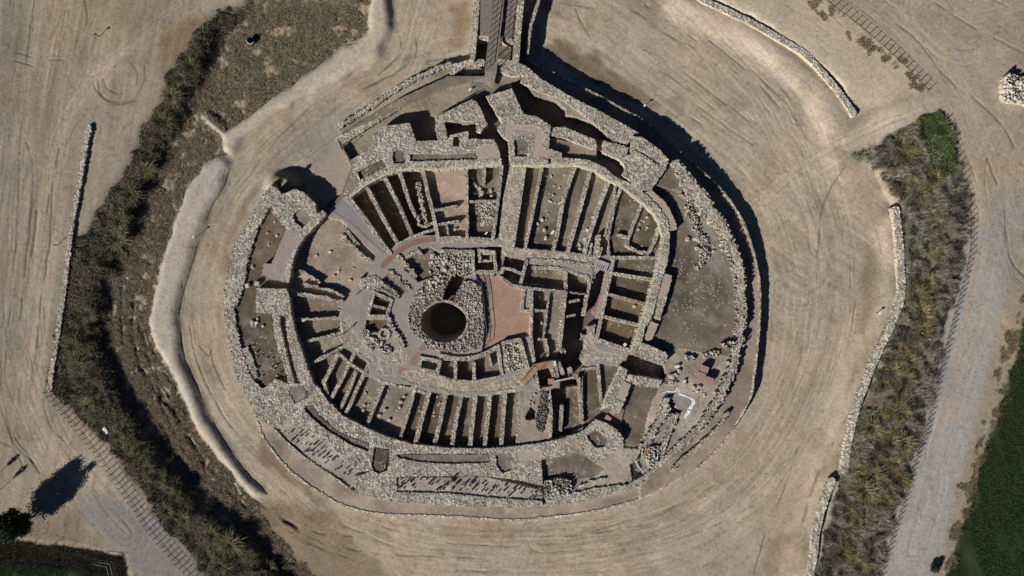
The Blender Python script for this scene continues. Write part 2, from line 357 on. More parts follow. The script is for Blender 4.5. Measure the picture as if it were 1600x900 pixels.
# pale wheel bands on the roads
def band(pts, w, k):
    P = WP(smooth_line(pts), 1.0); d = pdist(X, Y, P); COL[:] *= (1+(np.array(k)-1)*np.exp(-(d/w)**2)[..., None])
band([(1524,380),(1515,450),(1495,560),(1465,670),(1440,720)], 0.5, (1.12,0.98,0.86))
band([(1540,390),(1532,460),(1512,570),(1488,650)], 0.5, (1.08,0.98,0.9))
band([(1480,190),(1515,260),(1530,340)], 1.0, (1.12,1.1,1.06)); band([(1300,225),(1380,190),(1460,155)], 0.5, (1.12,1.1,1.06))
band([(80,280),(72,400),(60,520),(50,600),(90,700),(150,760)], 1.6, (1.12,1.11,1.10)); band([(220,60),(150,120),(110,190),(95,240)], 0.8, (1.15,1.14,1.12))
band([(240,760),(180,700),(110,660)], 0.7, (1.18,1.14,1.1))

def track(pts, width, k, fine=0.22, s0=0, along=9.0, tone=1.0):
    k = k*0.78
    P = WP(smooth_line(pts, 4), 0.8); D = np.full(X.shape, 1e9); off = np.zeros(X.shape); arc = np.zeros(X.shape); L = 0.0
    for (x1, y1), (x2, y2) in zip(P[:-1], P[1:]):
        dx, dy = x2-x1, y2-y1; l = math.hypot(dx, dy)+1e-9; t = np.clip(((X-x1)*dx+(Y-y1)*dy)/(l*l), 0, 1)
        d = np.hypot(X-x1-t*dx, Y-y1-t*dy); n = d < D
        D = np.where(n, d, D); off = np.where(n, np.sign((X-x1)*dy-(Y-y1)*dx)*d, off); arc = np.where(n, L+t*l, arc); L += l
    w = width*S/2; env = 1-sm((D-w*0.6)/(w*0.5)); o_ = off+0.5*warpx+0.6*vn(arc/11, 0*arc, s0+5)
    a = fbm(o_/fine, arc/along, 1.0, 3, s0)-0.5; b = vn(o_/0.16, arc/5.0, s0+9); lines = sm((b-0.80)*7)*sm((fbm(arc/7, o_/1.5, 1.0, 2, s0+4)-0.45)*6)
    okm = np.isin(LAB, [lab(q) for q in ('ground', 'moat_floor', 'gravel_road')])
    env = env*okm
    COL[:] *= (1+env*(k*2.2*a-0.34*k*2.0*lines)*1.0+env*(tone-1))[..., None]; Z[:] -= 0.05*env*lines
track([(75,-30),(55,100),(38,250),(25,400),(30,520),(60,640),(120,740),(200,830)], 110, 0.32, s0=300, tone=1.0)
track([(345,-20),(240,55),(150,135),(100,230),(84,330),(70,450),(52,580),(60,650),(130,740)], 45, 0.30, s0=310, tone=1.10)
track([(150,-20),(120,60),(90,150),(80,240)], 90, 0.26, s0=320)
track([(1290,-40),(1400,50),(1475,130),(1522,230),(1545,330),(1530,450),(1500,560),(1460,700),(1420,860)], 70, 0.20, s0=330, tone=1.04)
track([(1480,160),(1400,192),(1330,225),(1240,280),(1180,330)], 42, 0.30, s0=340, tone=1.06)
track([(1040,-30),(1150,80),(1240,190),(1290,320),(1300,450),(1270,600),(1190,740),(1060,830),(900,862),(700,862),(560,820),(450,740),(345,620),(312,480),(345,350),(410,255),(510,175),(610,100),(650,-20)], 110, 0.30, s0=350)
track([(820,-20),(980,90),(1100,180),(1220,300),(1260,420)], 170, 0.26, fine=0.3, s0=360)
track([(1240,450),(1220,600),(1140,730),(1000,810),(850,840)], 120, 0.22, s0=370)
track([(1600,30),(1500,60),(1450,20)], 120, 0.2, s0=380); track([(1600,180),(1560,280),(1600,420)], 110, 0.2, s0=390)
soft(None, [(420,292),(425,276),(440,270),(462,276),(466,290),(462,297),(440,304),(428,300)], (0.24,0.215,0.15), 1.7, 0.6, 3, 4, op=0.7)
# ---- fortress levels (hard edged)
SOIL = (0.20, 0.165, 0.125); BROWN = (0.125, 0.098, 0.066); GREYF = (0.235, 0.205, 0.172); GRAV = (0.295, 0.262, 0.225)
CURB = [(402,660),(412,685),(450,733),(500,770),(545,793),(600,804),(700,807),(800,813),(850,809),(900,804),(950,794),(1000,779),(1050,754),(1090,731),(1120,703),(1150,662),(1173,620),(1178,590),(1184,540),(1188,480),(1186,435),(1178,395),(1160,345),(1130,300),(1090,262),(1050,225),(1005,188),(975,172),(940,152),(905,135),(870,117),(850,110),(823,92)]
OUTR = [(543,763),(560,772),(600,783),(700,790),(800,793),(860,790),(920,783),(975,768),(1000,757),(1040,725),(1075,695),(1105,665),(1130,625),(1150,580),(1160,540),(1167,480),(1163,430),(1158,405),(1148,380),(1135,350),(1120,328),(1103,303),(1078,275),(1055,248),(1045,250),(1030,233),(1003,214),(998,208),(985,200),(940,175),(890,150),(845,123),(822,103)]
WESTO = [(402,655),(388,625),(374,600),(368,580),(358,540),(352,505),(348,472),(358,413),(365,382),(375,370),(390,340),(405,313),(423,289)]
hard('terrace', CURB[:22]+[(1000,500),(500,500),(402,655)], (0.30,0.25,0.20), 0.5, 0.5, 2)
hard('terrace', [(1000,779),(1050,754),(1090,731),(1120,703),(1150,662),(1173,620),(1178,590),(1184,540),(1188,480),(1186,435),(1178,395),(1160,345),(1130,300),(1090,262),(1050,225),(1005,188),(975,172),(940,152),(905,135),(870,117),(850,110),(823,92),(800,300),(1000,500)], (0.30,0.24,0.185), 1.15, 0.3, 2)
fp = [(400,650),(430,672),(543,763)]+OUTR+[(800,100),(760,117),(700,118),(620,155),(535,207),(528,215),(548,262),(535,300),(510,330),(490,318),(470,297),(423,289)]+WESTO[::-1]
hard('fortress_ground', fp, SOIL, 1.75, 0.0)
# NW outer strip with its low kerb
hard('terrace', [(530,193),(600,147),(635,123),(700,94),(740,92),(760,115),(700,119),(620,156),(535,208)], (0.30,0.25,0.19), 0.7, 0.3, 2)
hard('fortress_ground', [(528,215),(640,166),(700,140),(757,126),(757,140),(682,182),(684,220),(590,225),(550,250)], (0.26,0.225,0.165), 0.95, 0.2, 2)
# west gate approach, open to the moat bed
hard('moat_floor', [(474,298),(528,215),(550,262),(535,300),(515,315),(500,335)], (0.31,0.27,0.225), 0.9, 0.2, 3)
hard('fortress_ground', [(640,190),(683,182),(684,221),(650,221)], SOIL, 0.6, 0)
# east yard
hard('fortress_ground', [(1055,250),(1120,330),(1150,385),(1162,430),(1165,480),(1158,540),(1130,560),(1000,545),(1030,440),(1050,350),(1015,300),(1040,262)], (0.155,0.128,0.095), 1.95, 0)
hard('fortress_ground', [(1055,250),(1075,280),(1065,300),(1025,290),(1040,262)], (0.19,0.165,0.12), 2.3, 0.3)
hard('fortress_ground', [(985,555),(1045,552),(1060,545),(1150,560),(1110,660),(1040,724),(975,767),(925,780),(850,760),(850,720),(930,724),(975,690),(990,620),(975,600)], (0.345,0.295,0.24), 1.75, 0.3)
hard('fortress_ground', [(985,600),(1030,607),(1015,640),(1000,700),(975,700),(970,660)], (0.14,0.115,0.085), 1.55, 0.8)
hard('fortress_ground', [(850,728),(905,706),(930,724),(945,732),(925,745),(895,748),(893,770),(850,765)], (0.15,0.125,0.095), 1.65, 0.6)
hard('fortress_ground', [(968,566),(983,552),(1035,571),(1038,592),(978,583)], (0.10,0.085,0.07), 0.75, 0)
# north court in shade, with lit soil
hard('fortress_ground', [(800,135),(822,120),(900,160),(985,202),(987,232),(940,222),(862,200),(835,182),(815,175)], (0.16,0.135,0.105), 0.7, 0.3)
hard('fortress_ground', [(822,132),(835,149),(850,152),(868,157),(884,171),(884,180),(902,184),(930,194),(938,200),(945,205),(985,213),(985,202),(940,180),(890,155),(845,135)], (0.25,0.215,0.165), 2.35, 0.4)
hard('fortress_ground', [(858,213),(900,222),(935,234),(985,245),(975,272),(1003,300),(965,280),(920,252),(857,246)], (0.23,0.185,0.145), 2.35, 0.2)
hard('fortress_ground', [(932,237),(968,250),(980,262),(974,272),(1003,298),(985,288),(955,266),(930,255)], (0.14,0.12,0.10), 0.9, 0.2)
# ward inside the curtain
WARD = [(537,307),(562,290),(600,272),(628,266),(660,264),(720,262),(787,258),(850,259),(895,257),(925,264),(950,281),(975,291),(1000,313),(1020,331),(1031,350),(1036,372),(1030,405),(1022,435),(1010,475),(998,508),(985,548),(968,572),(950,610),(938,640),(925,660),(905,674),(870,686),(840,691),(800,696),(760,699),(700,698),(640,691),(600,679),(565,663),(535,647),(512,624),(497,602),(487,576),(475,545),(462,510),(456,480),(453,455),(457,412),(466,388),(480,365),(500,345),(515,330)]
hard('street', WARD, GRAV, 2.0, 0)
hard('street', [(535,308),(520,330),(545,345),(600,395),(612,392),(575,345)], (0.235,0.222,0.212), 1.95, 0.1)
PINKF = (0.37,0.285,0.225)
ROOMS = [
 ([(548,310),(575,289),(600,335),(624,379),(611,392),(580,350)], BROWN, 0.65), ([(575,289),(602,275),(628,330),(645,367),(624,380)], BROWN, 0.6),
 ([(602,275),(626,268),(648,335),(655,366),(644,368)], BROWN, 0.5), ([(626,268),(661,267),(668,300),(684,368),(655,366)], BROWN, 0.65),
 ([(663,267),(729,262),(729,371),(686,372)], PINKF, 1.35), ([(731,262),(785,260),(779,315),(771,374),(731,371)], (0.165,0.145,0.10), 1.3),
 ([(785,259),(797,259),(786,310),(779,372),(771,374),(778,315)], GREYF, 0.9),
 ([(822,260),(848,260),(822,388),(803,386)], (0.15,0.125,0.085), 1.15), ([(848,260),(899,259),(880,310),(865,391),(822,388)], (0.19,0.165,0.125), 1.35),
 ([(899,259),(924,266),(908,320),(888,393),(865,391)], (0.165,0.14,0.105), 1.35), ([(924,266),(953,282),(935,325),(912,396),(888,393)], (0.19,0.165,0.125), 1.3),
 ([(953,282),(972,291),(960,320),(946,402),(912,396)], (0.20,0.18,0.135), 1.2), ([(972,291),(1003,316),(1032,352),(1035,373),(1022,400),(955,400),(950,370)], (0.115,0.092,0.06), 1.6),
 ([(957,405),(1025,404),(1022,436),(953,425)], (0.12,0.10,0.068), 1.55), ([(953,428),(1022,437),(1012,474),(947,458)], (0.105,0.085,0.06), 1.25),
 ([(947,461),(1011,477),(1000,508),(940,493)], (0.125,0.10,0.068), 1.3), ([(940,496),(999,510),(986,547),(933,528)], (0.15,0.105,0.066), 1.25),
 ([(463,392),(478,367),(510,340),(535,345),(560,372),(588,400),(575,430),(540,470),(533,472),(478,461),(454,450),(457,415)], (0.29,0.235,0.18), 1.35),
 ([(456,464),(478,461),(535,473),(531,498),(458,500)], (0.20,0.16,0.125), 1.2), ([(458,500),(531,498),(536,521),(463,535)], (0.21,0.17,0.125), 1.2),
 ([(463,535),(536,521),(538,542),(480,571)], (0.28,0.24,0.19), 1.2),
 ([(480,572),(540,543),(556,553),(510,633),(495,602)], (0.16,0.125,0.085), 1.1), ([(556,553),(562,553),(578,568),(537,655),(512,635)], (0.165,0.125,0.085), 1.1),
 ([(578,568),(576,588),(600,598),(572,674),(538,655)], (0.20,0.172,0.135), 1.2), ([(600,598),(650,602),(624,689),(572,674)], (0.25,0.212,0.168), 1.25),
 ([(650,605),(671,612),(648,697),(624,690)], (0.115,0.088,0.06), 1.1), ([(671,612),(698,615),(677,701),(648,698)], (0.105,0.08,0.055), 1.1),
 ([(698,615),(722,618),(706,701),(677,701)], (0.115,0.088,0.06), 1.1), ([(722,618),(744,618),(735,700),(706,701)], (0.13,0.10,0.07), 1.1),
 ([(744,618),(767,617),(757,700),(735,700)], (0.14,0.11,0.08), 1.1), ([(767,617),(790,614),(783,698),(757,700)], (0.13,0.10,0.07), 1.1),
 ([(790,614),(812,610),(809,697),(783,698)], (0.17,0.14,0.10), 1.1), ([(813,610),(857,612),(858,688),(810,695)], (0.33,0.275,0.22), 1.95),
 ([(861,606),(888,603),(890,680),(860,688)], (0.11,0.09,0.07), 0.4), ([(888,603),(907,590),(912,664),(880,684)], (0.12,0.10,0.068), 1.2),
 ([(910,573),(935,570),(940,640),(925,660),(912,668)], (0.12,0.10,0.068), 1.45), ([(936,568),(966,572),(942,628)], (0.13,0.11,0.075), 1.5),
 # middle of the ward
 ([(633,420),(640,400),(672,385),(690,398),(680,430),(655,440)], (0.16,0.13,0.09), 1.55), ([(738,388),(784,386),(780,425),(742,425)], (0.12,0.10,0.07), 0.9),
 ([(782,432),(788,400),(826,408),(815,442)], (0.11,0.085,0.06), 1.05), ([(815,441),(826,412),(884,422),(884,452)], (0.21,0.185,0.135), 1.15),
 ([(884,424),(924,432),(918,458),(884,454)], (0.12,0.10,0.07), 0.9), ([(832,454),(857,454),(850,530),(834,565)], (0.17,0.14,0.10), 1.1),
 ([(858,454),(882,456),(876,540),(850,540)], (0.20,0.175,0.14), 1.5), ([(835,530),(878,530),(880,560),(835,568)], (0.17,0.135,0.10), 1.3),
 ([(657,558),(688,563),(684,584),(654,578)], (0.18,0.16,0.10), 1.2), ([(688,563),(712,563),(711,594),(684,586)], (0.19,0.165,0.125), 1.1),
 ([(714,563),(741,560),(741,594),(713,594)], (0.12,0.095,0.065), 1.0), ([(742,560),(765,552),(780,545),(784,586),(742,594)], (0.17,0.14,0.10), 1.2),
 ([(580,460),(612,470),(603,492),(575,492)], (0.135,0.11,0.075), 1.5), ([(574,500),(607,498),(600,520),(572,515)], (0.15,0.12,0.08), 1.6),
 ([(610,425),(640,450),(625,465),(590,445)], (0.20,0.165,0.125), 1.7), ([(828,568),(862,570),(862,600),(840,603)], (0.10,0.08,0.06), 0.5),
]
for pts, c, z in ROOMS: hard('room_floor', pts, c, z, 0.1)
# the sunken cistern and its ramp, east of the courtyard
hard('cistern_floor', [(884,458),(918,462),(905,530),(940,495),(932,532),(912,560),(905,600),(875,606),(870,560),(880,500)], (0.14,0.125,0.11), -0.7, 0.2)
hard('cistern_floor', [(918,440),(955,402),(945,460),(932,505),(915,520),(906,520)], (0.13,0.11,0.10), -0.3, 0.2)  # ramp toned darker and less red, standing in for deep shadow
hard('paved_lane', [(951,424),(946,440),(934,468),(925,488),(932,494),(945,462),(953,440)], (0.27,0.165,0.14), 1.1, 0.3)  # sunlit edge of the cistern ramp, painted as a raised red strip
hard('street', [(955,400),(962,400),(954,428),(947,460),(939,495),(932,500),(944,440),(948,420),(938,400),(950,396)], GRAV, 2.0, 0.1)
RED = (0.345,0.228,0.172)
hard('courtyard', [(757,436),(772,433),(784,394),(791,396),(782,434),(800,447),(817,452),(814,486),(829,488),(828,524),(800,530),(760,550),(752,560),(757,530),(757,500),(754,455)], RED, 1.7, 0.05)
hard('courtyard', [(744,428),(768,428),(764,470),(766,520),(760,552),(752,560),(757,530),(757,500),(752,455)], (0.25,0.185,0.145), 1.72, 0.0)
# red paved lane
m = pdist(X, Y, WP(smooth_line([(598,416),(620,395),(645,380),(672,374),(682,375)]), 2.0)) < 0.42
COL[m] = (0.24,0.15,0.12); LAB[m] = lab('paved_lane'); Z[m] = 2.02
hard('paved_lane', [(566,452),(583,452),(576,480),(566,530),(561,530),(561,500)], (0.28,0.235,0.2), 2.0, 0.05)
for p in ([(664,532),(672,527),(678,536),(668,545),(660,548),(655,545)], [(645,556),(655,548),(660,552),(650,570),(641,568)], [(625,572),(646,578),(643,590),(622,583)]): hard('paved_lane', p, (0.27,0.17,0.135), 1.98, 0.05)
# stone carpets painted with the lane's own cobbles
def cobble(pts, name, col=(0.40,0.35,0.285), z=2.02, size=0.5, amp=0.06):
    m = pmask(pts, z, 0.4)
    f1, f2, cid = worley(X[m], Y[m], size, 3)
    g = sm((f2-f1)/0.22)
    COL[m] = np.array(col)*((0.62+0.38*g)*(0.72+0.5*cid)*(0.85+0.3*fbm(X[m], Y[m], 1.5, 3, 77)))[:, None]
    Z[m] = z + amp*(g-0.6) + 0.05*(cid-0.5); LAB[m] = lab(name)
cobble([(797,259),(822,259),(815,300),(802,386),(860,391),(925,402),(925,410),(860,402),(812,400),(790,400),(782,385),(735,378),(680,378),(684,371),(720,372),(770,375),(779,370),(787,310)], 'cobbled_street')
cobble([(640,578),(655,582),(690,592),(720,598),(760,598),(800,590),(815,581),(826,590),(812,607),(780,610),(720,613),(690,608),(650,600),(625,590),(632,580)], 'cobbled_street', (0.41,0.345,0.275), 1.95, 0.35)
cobble([(918,510),(932,505),(930,530),(985,549),(980,565),(965,570),(940,560),(928,566),(912,572),(905,560),(914,545)], 'cobbled_street', (0.39,0.34,0.28), 1.98, 0.5, 0.06)
cobble([(545,495),(560,530),(580,548),(610,570),(620,590),(600,588),(575,565),(550,545),(538,540),(536,500)], 'cobbled_street', (0.36,0.32,0.27), 1.97, 0.45)
cobble([(625,540),(640,560),(622,570),(605,565),(600,555),(612,545)], 'cobbled_street', (0.41,0.36,0.30), 2.0, 0.4, 0.12)
hard('paved_lane', [(925,536),(975,546),(968,556),(935,548)], (0.30,0.27,0.245), 2.03, 0.2)
# gate trench below the footbridge and entrance corridor
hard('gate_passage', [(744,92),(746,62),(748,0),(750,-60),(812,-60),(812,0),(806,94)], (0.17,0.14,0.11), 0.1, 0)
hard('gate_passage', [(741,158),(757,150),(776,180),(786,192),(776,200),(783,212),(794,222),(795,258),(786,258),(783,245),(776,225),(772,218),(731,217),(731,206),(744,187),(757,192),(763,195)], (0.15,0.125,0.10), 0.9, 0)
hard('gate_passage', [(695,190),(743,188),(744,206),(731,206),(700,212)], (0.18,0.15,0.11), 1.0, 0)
hard('room_floor', [(716,188),(743,188),(743,192),(722,194)], (0.25,0.2,0.145), 2.3, 0.2)
# rampart tops: soil set in the stone frames
for pts, c, z in [([(556,269),(600,248),(605,262),(562,283)], BROWN, 2.65), ([(612,237),(621,233),(631,236),(634,256),(614,257)], (0.14,0.12,0.095), 2.65), ([(640,239),(745,237),(746,250),(641,253)], (0.15,0.13,0.10), 2.65),
 ([(707,213),(718,211),(718,230),(706,230)], (0.14,0.12,0.085), 2.0), ([(801,217),(820,213),(827,220),(824,247),(802,246)], (0.16,0.14,0.115), 3.0),
 ([(455,335),(467,325),(478,330),(490,342),(473,358),(460,348)], (0.20,0.175,0.14), 2.55), ([(435,493),(446,493),(450,530),(465,590),(472,600),(462,606),(453,580),(443,540),(437,510)], (0.19,0.155,0.125), 2.1),
 ([(449,612),(455,604),(475,600),(481,620),(460,633)], (0.19,0.165,0.14), 2.25), ([(474,637),(488,631),(500,650),(530,675),(578,693),(577,707),(545,695),(500,666),(476,644)], (0.125,0.105,0.082), 2.12),
 ([(585,698),(608,702),(603,733),(590,739),(579,730)], (0.085,0.073,0.056), 2.12), ([(617,710),(640,709),(765,709),(766,724),(700,726),(655,723),(620,716)], (0.165,0.14,0.112), 2.1),
 ([(772,710),(799,708),(801,735),(785,741),(774,730)], (0.165,0.145,0.12), 2.1), ([(916,681),(930,668),(951,690),(945,699),(932,701),(919,688)], (0.13,0.10,0.075), 2.3),
 ([(425,491),(427,520),(436,550),(449,586),(430,592),(412,607),(392,590),(383,567),(374,533),(366,482),(384,437),(400,450)], (0.135,0.105,0.075), 1.88),
 ([(394,380),(415,335),(426,333),(446,358),(436,382),(424,412),(411,412),(409,431),(400,450),(384,437)], (0.135,0.10,0.07), 1.88),
 ([(620,745),(760,744),(848,765),(848,785),(760,777),(700,771),(620,769)], (0.34,0.295,0.25), 2.08), ([(428,668),(470,664),(520,700),(562,737),(555,765),(543,763),(480,715)], (0.33,0.29,0.25), 1.5)]:
    hard('rampart_soil', pts, c, z, 0.15)
for pts, c, z in [([(821,648),(829,635),(837,641),(836,652),(823,654)], (0.10,0.085,0.06), 0.9), ([(984,724),(992,720),(1003,735),(1001,741),(988,749)], (0.25,0.25,0.25), 1.1), ([(1044,620),(1050,618),(1053,635),(1062,642),(1058,650),(1045,643)], (0.15,0.13,0.1), 1.1),
 ([(1035,616),(1058,611),(1064,617),(1082,626),(1072,648),(1062,642),(1053,632),(1047,618)], (0.26,0.235,0.205), 1.75), ([(1006,698),(1003,712),(1000,718),(995,710)], (0.2,0.16,0.13), 1.2), ([(1000,712),(1008,710),(1012,728),(1003,735),(996,722)], (0.24,0.215,0.185), 1.5)]:
    hard('fortress_ground', pts, c, z, 0.2)
# the round well: a deep shaft with a stair slot
wx, wy = W(694, 503, 2.0)
tw = np.arctan2(Y-wy, X-wx); d = np.hypot((X-wx)/3.6, (Y-wy)/3.15)/(1+0.05*np.cos(3*tw+0.6)); m = d < 1.0
Z[m] = np.minimum(2.0 - 5.4*sm((1-d[m])/0.22), 2.0); COL[m] = np.where((d[m] < 0.78)[:, None], (0.13,0.125,0.12), (0.26,0.235,0.20)); LAB[m] = lab('well_shaft')
m = pmask([(711,424),(727,434),(714,456),(708,478),(688,476),(695,452)], 2.0, 0.1) & (d > 0.95)
Z[m] = 0.2; COL[m] = (0.12,0.10,0.08); LAB[m] = lab('well_shaft')
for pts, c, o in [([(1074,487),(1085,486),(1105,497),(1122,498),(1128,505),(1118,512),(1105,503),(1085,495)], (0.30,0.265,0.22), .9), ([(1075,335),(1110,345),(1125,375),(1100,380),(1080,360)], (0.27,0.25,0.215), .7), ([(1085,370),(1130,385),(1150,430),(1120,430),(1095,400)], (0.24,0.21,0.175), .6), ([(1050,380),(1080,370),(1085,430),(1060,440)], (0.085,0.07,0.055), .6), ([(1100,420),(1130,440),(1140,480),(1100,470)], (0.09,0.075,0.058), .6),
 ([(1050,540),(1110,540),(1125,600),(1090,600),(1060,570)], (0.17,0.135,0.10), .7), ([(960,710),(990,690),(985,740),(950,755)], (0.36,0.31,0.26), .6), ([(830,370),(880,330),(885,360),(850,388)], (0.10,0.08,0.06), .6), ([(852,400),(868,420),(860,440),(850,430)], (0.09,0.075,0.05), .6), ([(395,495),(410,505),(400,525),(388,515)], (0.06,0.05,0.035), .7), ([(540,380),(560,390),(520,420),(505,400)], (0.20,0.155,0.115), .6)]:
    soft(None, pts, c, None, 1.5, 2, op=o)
# soil mottling in the fortress
inside = np.isin(LAB, [lab(n) for n in ('fortress_ground','room_floor','rampart_soil','terrace','street','courtyard','gate_passage','cistern_floor','paved_lane')])
mott = (0.42+1.12*fbm(X, Y, 2.6, 5, 131))*(0.85+0.3*fbm(X, Y, 0.5, 3, 133))
mott2 = 0.86+0.28*fbm(X, Y, 1.2, 4, 135)
flat = np.isin(LAB, [lab(n) for n in ('street','courtyard','paved_lane')])
COL = np.where(inside[..., None], COL*np.where(flat, mott2, mott)[..., None]*np.array((1.0, 0.99, 1.02)), COL)
bl = fbm(X, Y, 1.7, 3, 141)
rf = np.isin(LAB, [lab(n) for n in ('room_floor','fortress_ground','rampart_soil')])
COL = np.where((rf & (bl > 0.58))[..., None], COL*0.6+np.array((0.27,0.235,0.19))*0.4*np.clip((bl-0.5)*4, 0, 1)[..., None]+COL*0.4*(1-np.clip((bl-0.5)*4, 0, 1))[..., None], COL)
Z = np.where(rf, Z+0.06*(fbm(X, Y, 1.0, 3, 143)-0.5), Z)
q1, q2, qc = worley(X, Y, 0.36, 151)
dn = 0.985-0.36*sm((fbm(X, Y, 2.6, 3, 153)-0.54)*7) - 0.06*((PXX > 1040) & (PYY > 230) & (PYY < 460))
spk = rf & (qc > dn) & (q1 < 0.34)
COL[spk] = np.array((0.34,0.305,0.25))*(0.5+0.7*h2(np.floor(qc[spk]*9999), 0*qc[spk], 9))[:, None]; Z[spk] += 0.13*(1-q1[spk]/0.34)
COL *= (0.90+0.2*h2(np.arange(X.size).reshape(X.shape), np.zeros(X.shape), 3))[..., None]
COL = np.where((LAB == lab('scrub_ground'))[..., None], COL*1.4, COL); COL = np.clip(COL, 0.004, 0.8)
def zat(x, y):
    i = int(np.clip(round((x-gx[0])/RES), 0, NX-1)); j = int(np.clip(round((y-gy[0])/RES), 0, NY-1)); return float(Z[j, i])

# split the sheet into meshes by name
idx = np.arange(NY*NX).reshape(NY, NX)
quads = np.stack([idx[:-1, :-1], idx[:-1, 1:], idx[1:, 1:], idx[1:, :-1]], -1).reshape(-1, 4)
qlab = LAB[:-1, :-1].ravel()
Vall = np.stack([X, Y, Z], -1).reshape(-1, 3); Call = COL.reshape(-1, 3)
for k, n in enumerate(LABELS):
    q = quads[qlab == k]
    if not len(q): continue
    u, inv = np.unique(q, return_inverse=True); q = inv.reshape(-1, 4)
    V = Vall[u]; C = Call[u]
    if n == 'ground':                                   # skirt to the horizon
        loop = np.concatenate([idx[0, :], idx[1:, -1], idx[-1, -2::-1], idx[-2:0:-1, 0]])[::4]
        a = Vall[loop]; far = a.copy(); far[:, 0] *= 9; far[:, 1] *= 12; far[:, 2] = 1.6
        b0 = len(V); nl = len(loop)
        a = a.copy(); a[:, 2] -= 0.02
        V = np.concatenate([V, a, far]); C = np.concatenate([C, Call[loop], np.tile([(0.3,0.25,0.19)], (nl, 1))])
        i = np.arange(nl); j = (i+1) % nl
        q = np.concatenate([q, np.stack([b0+i, b0+nl+i, b0+nl+j, b0+j], -1)])
    tag(arr_obj(n, V, q, C, M_SOIL, smooth=True), kind='structure')

